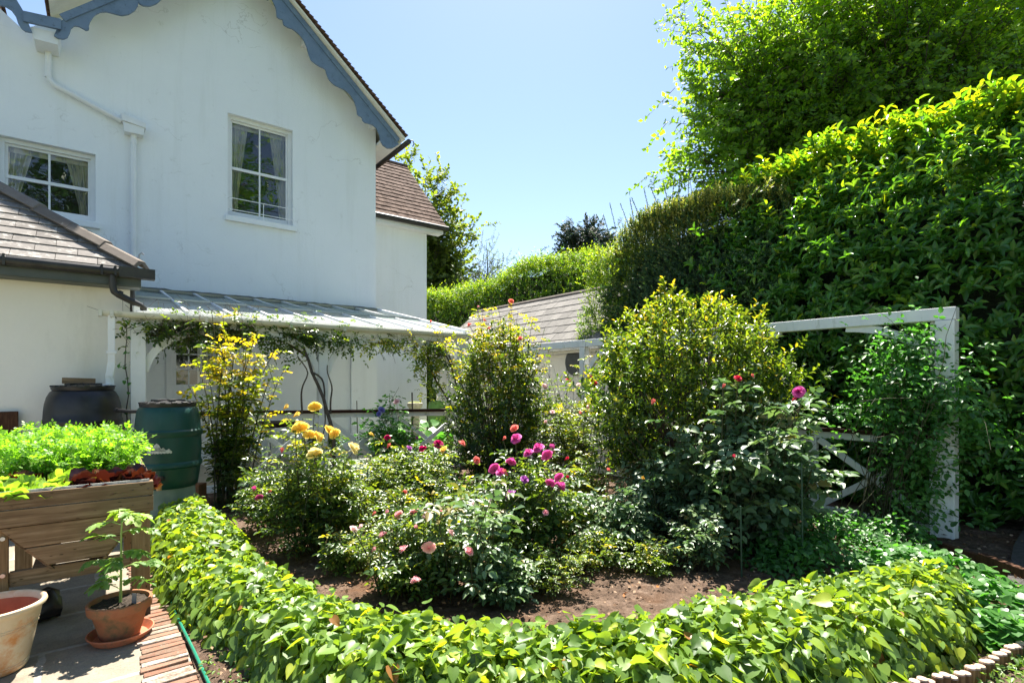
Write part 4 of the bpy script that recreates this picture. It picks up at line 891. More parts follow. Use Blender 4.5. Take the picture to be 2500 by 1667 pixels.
for v_ in (v0 + .046, v1 - .08): mb = MB(True); mb.tint = .6; mb.box((u0 + .146, v_ - .02, .36), (u1 - .128, v_ + .02, .455)); mb.build('cross_rail', M['oak'], pl, bev=.004, tint=True)
mb = MB(True); mb.box((u0 + .24, v0 + .05, .38), (u0 + .32, v1 - .1, .41)); mb.box((-.06, v0 + .05, .38), (.02, v1 - .1, .41)); mb.build('shelf_slat', M['oak'], pl, tint=True)
mb = MB(True); n = 14
vs = [(u0 + .023 + (u1 - u0 - .046) * i / n, v0 + (v1 - v0) * j / n, .865 + .012 * math.sin(i * 2.1 + j * 1.7)) for i in range(n + 1) for j in range(n + 1)]
mb.add(vs, [(i * (n + 1) + j, (i + 1) * (n + 1) + j, (i + 1) * (n + 1) + j + 1, i * (n + 1) + j + 1) for i in range(n) for j in range(n)]); mb.build('compost', M['soil'], pl)
# liner edge
mb = MB(True); mb.box((u0 + .023, v0 + .001, .84), (u1 - .023, v0 + .006, .972)); mb.box((u1 - .03, v0, .84), (u1 - .0235, v1, .968)); mb.box((u0 + .0235, v0, .84), (u0 + .03, v1, .968)); mb.build('liner', M['paper'], pl)
# black sacks and hose under the planter
mb = MB(); c_ = np.array(hp(-.36, v0 + .42, 0))
o_ = [(.0001, 0), (.13, .0), (.16, .05), (.14, .12), (.07, .16), (.0001, .165)]; mb.lathe(c_, o_, 22, .12)
for k, p in enumerate(mb.v): mb.v[k] = tuple(np.array(p) + .034 * nz(np.array(p)[None], 14, 5)[0] + .015 * nz(np.array(p)[None], 40, 6)[0])
for k in range(len(mb.v)): mb.v[k] = (mb.v[k][0], mb.v[k][1], max(0, mb.v[k][2]) + .0)
mb.v = [(a, b, c * 1.15) for a, b, c in mb.v]
tag(mb.build('black_sack', M['black'], smooth=True), 'crumpled black plastic sack standing under the raised planter', 'sack')
# --- crops
def crop_tag(o, l, c, k=None): return tag(o, l, c, kind=k)
N = 900; uu = rng.uniform(u0 + .04, u1 - .14, N); vv = v0 + .62 + (v1 - v0 - .6) * rng.uniform(0, 1, N)
b = np.array([hp(a, c, .87) for a, c in zip(uu, vv)]); dr = unit(rng.normal(0, 1, (N, 3)) * [.33, .33, 0] + [0, -.02, 1]); ln = rng.uniform(.26, .44, N) * (1 - .45 * np.clip((uu - .02) / .22, 0, 1)) * (.9 + .2 * nz(b, 6, 9))
tip = b + dr * ln[:, None]; ctr = (b + tip) / 2 + [0, 0, .05]; tip = tip + unit(dr * [1, 1, 0]) * .07
car = empty('carrot_tops', hp(-.12, v0 + 1, .87), 'feathery bright green carrot tops at the back of the raised planter', 'carrot tops'); car['kind'] = 'stuff'
Pc = bez(b, ctr, tip, 6); stem_mesh('stems', [(Pc, np.full((N, 6), .0016))], M['stem'], car, 3)
i0 = rng.integers(2, 6, (N, 7)); base_ = Pc[np.arange(N)[:, None], i0].reshape(-1, 3); n = len(base_)
ld = unit(rng.normal(0, 1, (n, 3)) + [0, 0, .5]); nr = unit(rng.normal(0, .5, (n, 3)) + [0, 0, 1]); p2, d2, n2, s2 = pinnate(base_, ld, nr, .06, 3, .05)
leaf_mesh('foliage', p2, d2, n2, .030 * s2, .55, rng.normal(.55, .22, len(p2)), 'flat', L['carrot'], car)
def lettuce(u_, v_, r_, mat, label, tb=.5, group=None, h_=.16):
    c_ = np.array(hp(u_, v_, .868)); N = 46; az = rng.uniform(0, 6.28, N); q = rng.uniform(0, 1, N) ** .6
    out = np.stack([np.cos(az), np.sin(az), np.zeros(N)], 1); pos = c_ + out * (q * r_ * .45)[:, None] + np.array([0, 0, 1]) * (h_ * (1 - q) * .6)[:, None]
    ld = unit(out + np.array([0, 0, 1]) * (.5 + 1.1 * (1 - q))[:, None] + rng.normal(0, .2, (N, 3))); nr = unit(-out * .5 + [0, 0, 1] + rng.normal(0, .3, (N, 3)))
    o = leaf_mesh('lettuce', pos, ld, nr, r_ * rng.uniform(.6, 1, N), 1.0, rng.normal(tb, .25, N) + .15 * q, 'ruffle', L[mat], None, True); return tag(o, label, 'lettuce', group)
lab_r = ['dark red oakleaf lettuce nearest the right front corner of the planter', 'dark red oakleaf lettuce at the front edge, second from the right corner', 'dark red oakleaf lettuce at the front, left-most of the main red clump', 'dark red lettuce just behind the right front corner against the side board', 'dark red lettuce behind the front row, in the middle of the red clump', 'small bronze lettuce among the green salad near the left side']
for (a, c, r_), lb in zip([(.20, 4.68, .13), (.06, 4.70, .14), (-.08, 4.69, .13), (.21, 4.86, .12), (.03, 4.88, .13), (-.42, 5.05, .12)], lab_r): lettuce(a, c, r_, 'redsalad', lb, .38, 'red lettuces in the planter')
lab_g = ['pale green lettuce at the front edge left of the red ones', 'pale green lettuce at the front left corner of the planter', 'pale green lettuce behind the front left corner', 'pale green lettuce in the middle, in front of the carrot tops', 'pale green lettuce beside the left board under the carrot tops']
for (a, c, r_), lb in zip([(-.24, 4.68, .13), (-.44, 4.68, .15), (-.42, 4.85, .14), (-.2, 4.92, .15), (-.5, 5.1, .12)], lab_g): lettuce(a, c, r_, 'salad', lb, .5, 'green lettuces in the planter', .13)
# --- water butts
def butt(name, c_, r_, h_, mat, lidmat, label, style):
    root = empty(name, c_, label, 'water butt')
    if style == 'green': pr = [(.80, 0), (.86, .02), (.90, .12), (.94, .24), (1.0, .26), (1.0, .30), (.955, .32), (.975, .5), (.965, .62), (1.01, .64), (1.01, .69), (.95, .71), (.935, .78), (.90, .90), (.86, .955), (.80, .985), (.74, 1.0)]
    else: pr = [(.88, 0), (.93, .02), (.985, .3), (.99, .70), (1.015, .715), (1.015, .735), (.985, .745), (.975, .80), (.95, .86), (.90, .91), (.82, .95), (.74, .965), (.74, .975)]
    mb = MB(); mb.lathe(c_, [(a * r_, b * h_) for a, b in pr], 56); mb.build('body', mat, root, smooth=True)
    mb = MB(); zt_ = pr[-1][1] * h_; lr = .80 * r_ if style == 'black' else .82 * r_
    mb.lathe((c_[0], c_[1], c_[2] + zt_), [(lr * .97, -.02), (lr, 0), (lr, .028), (lr * .9, .034), (lr * .84, .03), (lr * .5, .05), (lr * .2, .062), (.0001, .064)], 48)
    lid = mb.build('lid', lidmat, root, smooth=True)
    mb = MB()
    for k in range(16): a = k * math.pi / 8; mb.bar((c_[0] + lr * .88 * math.cos(a), c_[1] + lr * .88 * math.sin(a), c_[2] + zt_ + .035), (c_[0] + lr * 1.02 * math.cos(a), c_[1] + lr * 1.02 * math.sin(a), c_[2] + zt_ + .03), .055, .02)
    for a in (.3, 1.35, 2.4): mb.bar((c_[0] - lr * .6 * math.cos(a), c_[1] - lr * .6 * math.sin(a), c_[2] + zt_ + .055), (c_[0] + lr * .6 * math.cos(a), c_[1] + lr * .6 * math.sin(a), c_[2] + zt_ + .055), .06, .03)
    mb.build('lid_ribs', lidmat, lid, bev=.004)
    return root
dgn = 6.2; cg = px_d(411, 1185, dgn); gbt = butt('water_butt', cg, .345, .935, M['butt_green'], M['black'], 'dark green ribbed barrel water butt with a torn paper sticker, on a concrete stand', 'green')
mb = MB(); n = 22; vs = []; sr = .345 * .975 + .004; camdir = math.atan2(-cg[1], -cg[0])
edge_t = [.0, .035, .05, .048, .03, .04, .055, .075, .085, .09, .088, .075, .05, .035, .04, .045, .03, .012, .02, .03, .022, .01, .0]
for k in range(n + 1): a = camdir - .62 + .72 * k / n; zb_ = .455 * .935 - .012 + .004 * math.sin(k * 2.3); x, y = cg[0] + sr * math.cos(a), cg[1] + sr * math.sin(a); vs += [(x, y, cg[2] + zb_), (x, y, cg[2] + zb_ + .02 + edge_t[k])]
mb.add(vs, [(2 * k, 2 * k + 2, 2 * k + 3, 2 * k + 1) for k in range(n)]); mb.build('torn_sticker', M['paper'], gbt)
mb = MB()
for k, y in enumerate(np.linspace(.012, .05, 5)):   # faint printed rules on the sticker
    a0, a1 = camdir - .52, camdir - .1; mb.tube([(cg[0] + (sr + .002) * math.cos(a), cg[1] + (sr + .002) * math.sin(a), cg[2] + .43 + y) for a in np.linspace(a0, a1, 8)], .0012, 4)
mb.build('sticker_print', M['pipe_black'], gbt)
tp = px_d(388, 1170, dgn - .36)
mb = MB(); mb.tube([tp + [0, .06, 0], tp], .028, 10); mb.tube([tp, tp + [0, 0, -.07]], .022, 10); mb.box(tp + [-.035, -.012, .02], tp + [.035, .012, .035]); mb.build('tap', M['black'], gbt)
mb = MB(); mb.tube([tp + [0, 0, -.07], tp + [0, 0, -.12]], .026, 12); mb.build('hose_connector', mottled('orange_connector', (.5, .22, .08), (.55, .3, .14), 8, .5), gbt, smooth=True)
mb = MB(); hr = .345 * .8; mb.lathe((cg[0], cg[1], 0), [(hr * 1.12, 0), (hr * 1.08, .04), (hr * .98, cg[2] - .03), (hr * .98, cg[2] - .002)], 40)
tag(mb.build('butt_stand', M['concrete'], smooth=True), 'round green-stained concrete stand under the dark green water butt', 'stand')
cb = px_d(204, 1250, 6.75); cb[2] = 0; bz = 1.65 - (950 - 935) / 1300 * 6.75; bb = butt('water_butt', cb, .40, bz / .97, M['black'], M['black'], 'large black plastic water butt with a lid, beside the cream wall', 'black')
lz = bz + .05
mb = MB(); e = np.array([UX, UY, 0]); q = np.array([-UY, UX, 0]); c_ = cb + [-.08, .02, 0] ; mb.bar(c_ - e * .16 + [0, 0, lz + .06], c_ + e * .17 + [0, 0, lz + .05], .1, .075); tag(mb.build('wooden_block', M['oak'], bev=.005, tint=True), 'short offcut of grey timber lying on the lid of the black water butt', 'timber block')
mb = MB(); p1 = px_d(283, 1001, 6.55); p2 = px_d(352, 1004, 6.3); mb.tube([p1, (p1 + p2) / 2 + [0, 0, -.01], p2], .022, 10); mb.tube([p1, p1 * .9 + p2 * .1], .03, 10); tag(mb.build('link_pipe', M['black'], smooth=True), 'short black ribbed hose linking the black and the green water butts', 'pipe')
# --- leaning plank
mb = MB(True); ua, _ = px_v(-30, 1100, VK - .1); ub, _ = px_v(44, 1100, VK - .1); zt_ = px_v(40, 1004, VK - .1)[1]
mb.add([(ua, VK - .22, 0), (ub, VK - .22, 0), (ub, VK - .18, 0), (ua, VK - .18, 0), (ua, VK - .09, zt_), (ub, VK - .09, zt_), (ub, VK - .05, zt_), (ua, VK - .05, zt_)],
       [(0, 3, 2, 1), (4, 5, 6, 7), (0, 1, 5, 4), (1, 2, 6, 5), (2, 3, 7, 6), (3, 0, 4, 7)])
tag(mb.build('brown_board', M['plank'], bev=.004), 'upright reddish brown board leaning on the cream wall behind the planter', 'board')
# --- pots
c_ = G_(-18, 1637); c_[2] = 0; k_ = 3.06
pot = empty('terracotta_pot', c_, 'large empty pale terracotta pot with a flared rim and orange patches', 'pot')
mb = MB(); mb.lathe(c_, [(.135, 0), (.150, .01), (.158, .03), (.155, .036), (.160, .045), (.157, .052), (.162, .06), (.185, .18), (.196, .245), (.200, .252), (.197, .258), (.203, .266), (.200, .272), (.207, .282), (.213, .325), (.222, .345), (.236, .355), (.240, .366), (.236, .378), (.222, .382), (.212, .374), (.204, .34)], 64, c1=False); mb.build('body', M['glazed'], pot, smooth=True)
mb = MB(); mb.lathe(c_, [(.2045, .345), (.19, .25), (.16, .07), (.0001, .06)], 48, c0=False); mb.build('inside', M['clay_in'], pot, smooth=True)
c2 = G_(295, 1556); c2[2] = 0
sa = empty('pot_saucer', c2, 'shallow orange plastic saucer under the small terracotta pot', 'saucer')
mb = MB(); mb.lathe(c2, [(.135, 0), (.150, .004), (.175, .045), (.181, .047), (.181, .052), (.174, .053), (.146, .013), (.0001, .012)], 56); mb.build('dish', M['terracotta_red'], sa, smooth=True)
c3 = c2 + [-.012, .01, .014]; sp = empty('terracotta_pot', c3, 'small brown terracotta pot holding the tomato plant', 'pot')
mb = MB(); mb.lathe(c3, [(.098, 0), (.108, .004), (.150, .165), (.152, .168), (.170, .170), (.174, .178), (.178, .225), (.172, .232), (.160, .230), (.154, .205)], 56, .006, c1=False); mb.build('body', M['terracotta'], sp, smooth=True)
mb = MB(); n = 40; vs = [(c3[0], c3[1], c3[2] + .215)]
for j in range(1, 7):
    for k in range(n): a = 2 * math.pi * k / n; r_ = .155 * j / 6; vs.append((c3[0] + r_ * math.cos(a), c3[1] + r_ * math.sin(a), c3[2] + .205 + random.uniform(-.006, .008)))
mb.add(vs, [(0, 1 + k, 1 + (k + 1) % n) for k in range(n)] + [(1 + j * n + k, 1 + (j + 1) * n + k, 1 + (j + 1) * n + (k + 1) % n, 1 + j * n + (k + 1) % n) for j in range(5) for k in range(n)]); mb.build('soil', M['soil'], sp)
mb = MB(); q = c3 + [.09, .0, .2]; mb.bar(q, q + [.01, -.01, .075], .03, .002, up=(0, 1, 0)); tag(mb.build('plant_label', mottled('grey_label', (.25, .24, .23), (.3, .29, .28), 9, .6)), 'small blank grey plant label stuck in the soil of the tomato pot', 'plant label')
# tomato plant
tb = c3 + [.0, 0, .205]; topz = 1.65 - (1245 - 935) / 1300 * 3.4
tom = empty('tomato_plant', tb, 'young staked-looking tomato plant with jagged leaves growing in the small pot', 'tomato plant'); tom['label'] = 'young tomato plant with one thick stem and jagged leaves, growing in the small terracotta pot'
top = np.array([tb[0] + .015, tb[1], topz - .04]); sb = np.stack([tb + [-.0, 0, -.02], tb + [.012, 0, .2], tb + [.0, 0, .42], top])
Pm = np.stack([sb[0] * (1 - s) ** 3 + 3 * sb[1] * s * (1 - s) ** 2 + 3 * sb[2] * s * s * (1 - s) + sb[3] * s ** 3 for s in np.linspace(0, 1, 12)])[None]
hs = np.array([.16, .24, .31, .38, .46, .56, .68, .78, .88, .95, 1.0, 1.0, .3, .5]); az = np.array([3.0, -.3, 2.5, .5, 3.5, -.1, 2.9, .4, 3.3, .9, 2.2, -.4, 4.6, 4.9])
ln = np.array([.17, .20, .15, .20, .17, .15, .22, .17, .14, .13, .10, .11, .14, .12]); H_ = top[2] - tb[2]
b = tb + np.stack([np.zeros(14), np.zeros(14), hs * H_], 1); d = np.stack([np.cos(az), np.sin(az) * .8, np.full(14, .35)], 1); d = unit(d); tip = b + d * ln[:, None]; tip[:, 2] -= .04
ctr = (b + tip) / 2 + [0, 0, .035]; Pb = bez(b, ctr, tip, 6)
stem_mesh('stem', [(Pm, np.linspace(.0085, .004, 12)[None]), (Pb, np.linspace(.0035, .0015, 6)[None] * np.ones((14, 1)))], M['stem'], tom, 8)
P_, D_, N_, S_ = [], [], [], []
for k in (2, 3, 4, 5):
    for sg in (-1, 1, 0):
        if sg == 0 and k < 5: continue
        dd = unit(Pb[:, k] - Pb[:, k - 1]); s_ = unit(np.cross(dd, [0, 0, 1])); P_.append(Pb[:, k]); D_.append(dd * (.5 if sg else 1) + s_ * sg + rng.normal(0, .12, (14, 3)) - [0, 0, .25]); N_.append(np.array([0, 0, 1]) + rng.normal(0, .25, (14, 3))); S_.append(np.full(14, .07 if k < 4 else .085) * (1.15 if sg == 0 else .95))
leaf_mesh('foliage', np.concatenate(P_), np.concatenate(D_), np.concatenate(N_), np.concatenate(S_) * rng.uniform(.8, 1.15, len(P_) * 14), .8, np.clip(rng.normal(.45, .15, len(P_) * 14) + np.tile(hs, len(P_)) ** 4 * .4, 0, 1), 'lobed', L['tomato'], tom)
# --- garden hose on the earth
pts = [px_z(*p) for p in ((408, 1440), (430, 1500, .03), (452, 1545, .03), (472, 1585, .025), (495, 1635, .022), (515, 1680, .022), (560, 1760, .02))]; pts = [np.array([p[0], p[1], max(p[2], .022)]) for p in pts]
mb = MB(); mb.tube(pts, .0095, 8); tag(mb.build('garden_hose', mottled('green_hose', (.01, .15, .09), (.015, .20, .12), 8, .4), smooth=True), 'thin dark green garden hose lying on the earth beside the brick edging', 'hose')
mb = MB(); q = px_d(479, 1192, 7.0); q[2] = 0; mb.box((q[0] - .07, q[1] - .09, 0), (q[0] + .09, q[1] + .09, .33)); tag(mb.build('terracotta_block', M['terracotta'], bev=.01), 'upright terracotta block on the patio just right of the green butt stand', 'block')
# ================================================================ LOG ROLL EDGING (lower right)
lr_ = empty('log_roll_edging', px_z(2400, 1640, 0), 'curved edging of short brown half-round logs at the lower right corner', 'log edging')
path = np.array([px_z(x, y, .13)[:2] for x, y in ((2085, 1690), (2155, 1668), (2260, 1650), (2350, 1632), (2420, 1600), (2470, 1572), (2520, 1545), (2580, 1510), (2640, 1470))])
s = np.concatenate([[0], np.cumsum(np.hypot(*np.diff(path, axis=0).T))]); st = np.arange(0, s[-1], .052)
for k, t in enumerate(st):
    x, y = np.interp(t, s, path[:, 0]), np.interp(t, s, path[:, 1]); zt_ = .125 + random.uniform(-.012, .012); r_ = random.uniform(.024, .027)
    mb = MB(); mb.tint = random.random(); mb.lathe((x, y, -.02), [(r_, 0), (r_ * 1.02, .06), (r_, zt_)], 12, .02); lg = mb.build('log', M['log'], lr_, tint=True, smooth=True)
    mb = MB(); mb.lathe((x, y, -.02 + zt_), [(r_, .0005), (r_ * .9, .008), (.0001, .010 + random.uniform(0, .008))], 12); mb.build('log_top', M['logtop'], lg)
# ================================================================ THINGS BEHIND THE RAILING
def base_uv(u_, v_, z=0): return np.array(hp(u_, v_, z))
tc = px_d(668, 1100, 11.2); tc[2] = 0
tbl = empty('garden_table', tc, 'brown-topped garden table with white legs under the veranda roof', 'table')
mb = MB(); r0 = .5
mb.lathe((tc[0], tc[1], .80), [(r0, 0), (r0 + .01, .012), (r0, .03), (.0001, .03)], 40); mb.build('tabletop', M['rail'], tbl)
for k in range(3):
    a = k * 2.094 + .4; c, s_ = math.cos(a), math.sin(a); mb = MB(); mb.tube([(tc[0] + .34 * c, tc[1] + .34 * s_, 0), (tc[0] + .18 * c, tc[1] + .18 * s_, .3), (tc[0] + .24 * c, tc[1] + .24 * s_, .6), (tc[0] + .32 * c, tc[1] + .32 * s_, .8)], .025, 8); mb.build('leg', M['trim'], tbl, smooth=True)
bc = base_uv(3.4, 12.2); bn = empty('garden_bench', bc, 'low garden bench with a reddish brown seat against the house wall', 'bench')
mb = MB(True)
for j in range(3): mb.box((2.8, 12.05 + .13 * j, .70), (4.1, 12.16 + .13 * j, .73))
mb.build('seat', M['rail'], bn)
for u_ in (2.9, 4.0): mb = MB(True); mb.box((u_ - .03, 12.05, 0), (u_ + .03, 12.4, .7)); mb.build('leg', M['trim'], bn)
pc = px_d(1013, 1090, 12.0); pc[2] = 0; ped = empty('stone_pedestal', pc, 'pale round stone pedestal with a mossy top standing before the house corner', 'pedestal')
mb = MB(); mb.lathe(pc, [(.2, 0), (.2, .06), (.11, .12), (.09, .6), (.10, 1.02), (.14, 1.1), (.17, 1.14), (.17, 1.2), (.15, 1.21)], 28); mb.build('column', M['stone'], ped, smooth=True)
mb = MB(); mb.lathe(pc, [(.155, 1.205), (.13, 1.23), (.0001, 1.24)], 20, .05); mb.build('moss_top', mottled('moss', (.14, .17, .04), (.25, .27, .08), 30, .95, .9, 60), ped)
kc = base_uv(7.62, 13.4); mb = MB(True); mb.box((7.4, 13.2, 0), (7.9, 13.65, .22)); tag(mb.build('carved_block', M['stone'], bev=.01), 'carved pale stone block carrying the light green water butt', 'block')
mb = MB(True)
lb_ = butt('water_butt', np.array(hp(7.65, 13.42, .221)), .26, .86, M['butt_lime'], M['butt_lime'], 'light green water butt seen behind the corner post of the veranda', 'green')
def potted(px, py, d, r_, h_, label, short, pmat='terracotta', lm='rose', cols=('red',), fr=.035, ph=.28, nl=10, tint=(.5, .2), leaf=.06, cat='potted plant', blooms=5, pairs=1):
    p = px_d(px, py, d); p[2] = 0; pt = empty('flower_pot', p, 'terracotta pot of the ' + short, 'pot')
    mb = MB(); mb.lathe(p, [(r_ * .7, 0), (r_, h_ * .85), (r_ * 1.08, h_ * .86), (r_ * 1.08, h_), (r_ * .95, h_), (r_ * .9, h_ - .03), (.0001, h_ - .03)], 28); mb.build('body', M[pmat], pt, smooth=True)
    fl = []
    b0 = p + [0, 0, h_ - .03]
    r = cane_bush('potted_plant', label, cat, b0, r_ * 1.5, ph, 14, lm, leaf, nl, tint, (), None, .3, pairs, .25, side=1)
    for k in range(blooms): a = random.uniform(0, 6.28); q = random.uniform(0, 1.2) * r_; flower(r, b0 + [q * math.cos(a), q * math.sin(a) - .05, ph * random.uniform(.7, 1.05)], fr, 'loose', cols[k % len(cols)])
potted(928, 1120, 11.3, .2, .24, 'small bush with red and orange flowers behind the middle of the railing', 'red and orange flowers', cols=('red', 'coral', 'yellow'), blooms=7)
potted(790, 1120, 10.9, .2, .24, 'leafy green plant without flowers behind the yellow roses', 'leafy plant behind the yellow roses', cols=('red',), blooms=0, ph=.65, leaf=.08)
potted(1000, 1110, 11.6, .17, .2, 'trailing plant with blue-violet flowers beside the stone pedestal', 'blue-violet trailing plant', cols=('blue', 'purple'), blooms=8, fr=.04)
potted(1120, 1120, 12.4, .18, .22, 'low bedding plant with yellow flowers left of the corner post', 'yellow bedding flowers by the corner post', cols=('yellow', 'red'), blooms=4)
cane_bush('courgette_plant', 'broad-leaved pale green vegetable plant in front of the house corner', 'vegetable plant', px_d(1035, 1120, 12.0) * [1, 1, 0], .5, .75, 18, 'vine', .17, 5, (.75, .2), pairs=1, side=0, tmpl='heart', lw=1.0)
cane_bush('clematis_plant', 'climbing clematis with violet flowers and a pale pink bloom on the railing baluster', 'clematis', px_d(960, 1150, 9.35) * [1, 1, 0], .45, 1.3, 26, 'vine', .085, 8, (.4, .25), flowers=[(932, 1000, 9.3, 'loose', 'blue', .07), (925, 1010, 9.25, 'loose', 'blue', .06), (968, 980, 9.4, 'loose', 'pale', .07), (938, 1095, 9.2, 'loose', 'purple', .05)], pairs=1, side=2, t0=.35)
# slim stakes
def stake(px, ya, yb, d, r_, label, mat='pipe_black', name='garden_stake'):
    a, b = px_d(px, ya, d), px_d(px + 3, yb, d); b[2] = max(0, b[2]); mb = MB(); mb.tube([b, a], r_, 6); return tag(mb.build(name, M[mat]), label, 'stake', 'slim garden stakes')
stake(871, 978, 1120, 10.6, .009, 'thin black stake standing behind the railing, left of the violet clematis')
stake(1006, 958, 1110, 10.8, .016, 'thicker black pointed stake in front of the round stone pedestal')
stake(1808, 1235, 1425, 4.4, .007, 'thin green stake left of two in the shade under the grey-leaved rose', 'wire'); stake(1957, 1130, 1385, 4.6, .007, 'taller thin green stake between the grey-leaved rose and the white frame', 'wire')
mb = MB(); hc = px_d(800, 1160, 5.5)
mb.tube([(hc[0] + .42 * math.cos(a), hc[1] + .42 * math.sin(a), hc[2] + .02 * math.sin(a)) for a in np.linspace(0, 2 * math.pi, 40)], .005, 5)
for a in (.6, 2.5, 4.0, 5.6): mb.tube([(hc[0] + .42 * math.cos(a), hc[1] + .42 * math.sin(a), .0), (hc[0] + .42 * math.cos(a), hc[1] + .42 * math.sin(a), hc[2] + .03)], .005, 5)
tag(mb.build('wire_hoop', M['wire']), 'round wire plant support hoop around the yellow rose bush', 'plant support')
mb = MB(); p, q = px_d(985, 1205, 5.6), px_d(1230, 1202, 5.9)
mb.tube([p, q], .004, 5); mb.tube([p, p * [1, 1, 0]], .005, 5); mb.tube([q, q * [1, 1, 0]], .005, 5); tag(mb.build('wire_support', M['wire']), 'straight green wire plant support among the red roses at the back of the bed', 'plant support')
# ================================================================ GROUND COVER (epimedium band)
inner = np.array([(-3.62, 6.15), (-3.12, 5.75), (-2.6, 5.15), (-2.15, 4.5), (-1.72, 4.0), (-1.3, 3.62), (-.92, 3.4), (-.6, 3.25), (0, 3.16), (.45, 3.16), (.85, 3.27), (1.25, 3.5), (1.75, 3.7), (2.3, 3.8), (2.85, 4.05)])
outer = np.array([(-3.85, 5.75), (-3.42, 5.15), (-3.0, 4.55), (-2.52, 3.98), (-1.92, 3.42), (-1.45, 3.02), (-1.15, 2.74), (-.6, 2.5), (0, 2.4), (.5, 2.4), (1.0, 2.5), (1.5, 2.62), (2.0, 2.8), (2.6, 3.08), (3.12, 3.6)])
def band(s, t):
    k = s * (len(inner) - 1); i = np.minimum(k.astype(int), len(inner) - 2); f = (k - i)[:, None]
    a = inner[i] * (1 - f) + inner[i + 1] * f; b = outer[i] * (1 - f) + outer[i + 1] * f; return a * t[:, None] + b * (1 - t[:, None]), unit(b - a)
def epi_h(t): return .31 * np.clip(1 - np.abs(2 * t - 1) ** 3.2, 0, 1) ** .6 + .02
N = 17000; s = rng.uniform(0, 1, N); t = rng.uniform(-.02, 1.02, N); t = np.where(rng.uniform(0, 1, N) < .3, rng.uniform(-.03, .25, N), t); xy, od = band(s, np.clip(t, 0, 1))
hN = nz(np.concatenate([xy, np.zeros((N, 1))], 1), 3.2, 21); h = epi_h(np.clip(t, 0, 1)) * (1 + .22 * hN); layer = rng.uniform(0, 1, N) ** 2.0
out = np.where(t[:, None] < .5, 1, -1) * od * (np.abs(2 * t - 1)[:, None] ** 2)
pos = np.concatenate([xy + out * rng.uniform(-.02, .07, (N, 1)), (h * (1 - .75 * layer) + rng.normal(0, .028, N))[:, None]], 1); pos[:, 2] = np.maximum(pos[:, 2], .03)
side_ = np.clip((np.abs(2 * t - 1) - .55) * 2.2, 0, 1)[:, None]; o3 = np.concatenate([out, np.zeros((N, 1))], 1)
ld = unit(rng.normal(0, 1, (N, 3)) * [1, 1, .25] + o3 * 1.2 + np.array([0, 0, -1.0]) * (side_ * 1.2 + .12)); nr = unit(np.array([0, 0, 1]) + o3 * side_ * 1.4 + rng.normal(0, .48, (N, 3)))
tn = np.clip(rng.normal(.36, .2, N) + .12 * nz(pos, 2.5, 8), 0, .93); tn = np.where(rng.uniform(0, 1, N) < .005, 1, tn); tn = np.where(rng.uniform(0, 1, N) < .055, .9, tn)
# the right end stands in the shade and is a deeper green
m = np.ones(N, bool)
epi = empty('ground_cover', (0, 2.8, 0), 'dense low band of bright heart-shaped leaves curving around the front of the rose bed', 'ground cover'); epi['kind'] = 'stuff'
sz_ = rng.lognormal(-2.93, .28, N).clip(.028, .095) * (1 + .2 * (pos[:, 1] < 3.2)); wi = rng.uniform(.8, 1.05, N); kd = rng.integers(0, 3, N)
for q_, tm in enumerate(('heart', 'heart2', 'heart3')): m = kd == q_; leaf_mesh('leaves', pos[m], ld[m], nr[m], sz_[m], wi[m], tn[m], tm, L['epi'], epi, tm != 'heart3')
K_ = 1500; j = rng.choice(N, K_, replace=False); b = pos[j] * [1, 1, 0] - np.concatenate([out[j] * .06, np.zeros((K_, 1))], 1); stem_mesh('leaf_stalks', [(bez(b, (b + pos[j]) / 2 + [0, 0, .04], pos[j], 4), np.full((K_, 4), .0013))], M['bark'], epi, 3)
# deeper green low plants: at the right end and beneath the frame
def low_cover(name, label, ctr_px, n, rad, hmax, leaf, lm, tint, tmpl='heart', cat='ground cover', lw=.9):
    P_ = []
    for (x, y, r) in ctr_px:
        c = px_z(x, y, .05); k = n // len(ctr_px); a = rng.uniform(0, 6.28, k); q = np.sqrt(rng.uniform(0, 1, k)) * r; P_.append(np.stack([c[0] + q * np.cos(a), c[1] + q * np.sin(a), np.abs(rng.normal(0, .3, k)) * hmax * .35 + hmax * (1 - (q / r) ** 2) * rng.uniform(.3, 1, k) + .03], 1))
    P_ = np.concatenate(P_); N = len(P_); ld = unit(rng.normal(0, 1, (N, 3)) * [1, 1, .3] + [0, -.4, -.25]); nr = unit(np.array([0, -.15, 1]) + rng.normal(0, .3, (N, 3)))
    o = leaf_mesh(name, P_, ld, nr, leaf * rng.uniform(.6, 1.2, N), lw, rng.normal(tint, .2, N), tmpl, L[lm], None, True); return tag(o, label, cat, kind='stuff')
low_cover('ground_cover', 'deep green leafy clump in shade at the foot of the big white post', [(2290, 1400, .5), (2400, 1470, .38), (2200, 1390, .4), (2440, 1560, .22)], 1900, .5, .2, .07, 'vine', .45)
low_cover('ground_cover', 'low mixed green plants in shade below the cross-braced panel', [(1980, 1390, .45), (2080, 1350, .45), (2180, 1330, .4), (1900, 1370, .35), (2060, 1310, .5), (1960, 1300, .5)], 2800, .5, .3, .06, 'vine', .35, 'oval', lw=.65)
low_cover('weeds', 'small weeds growing in front of the log edging at the lower right', [(2450, 1660, .2), (2500, 1625, .15)], 260, .3, .08, .035, 'grass', .7, 'oval', 'weeds', .6)
low_cover('seedlings', 'tiny seedlings on the dark earth beside the hose', [(560, 1600, .16), (620, 1640, .15)], 130, .2, .05, .025, 'grass', .6, 'oval', 'seedlings', .6)
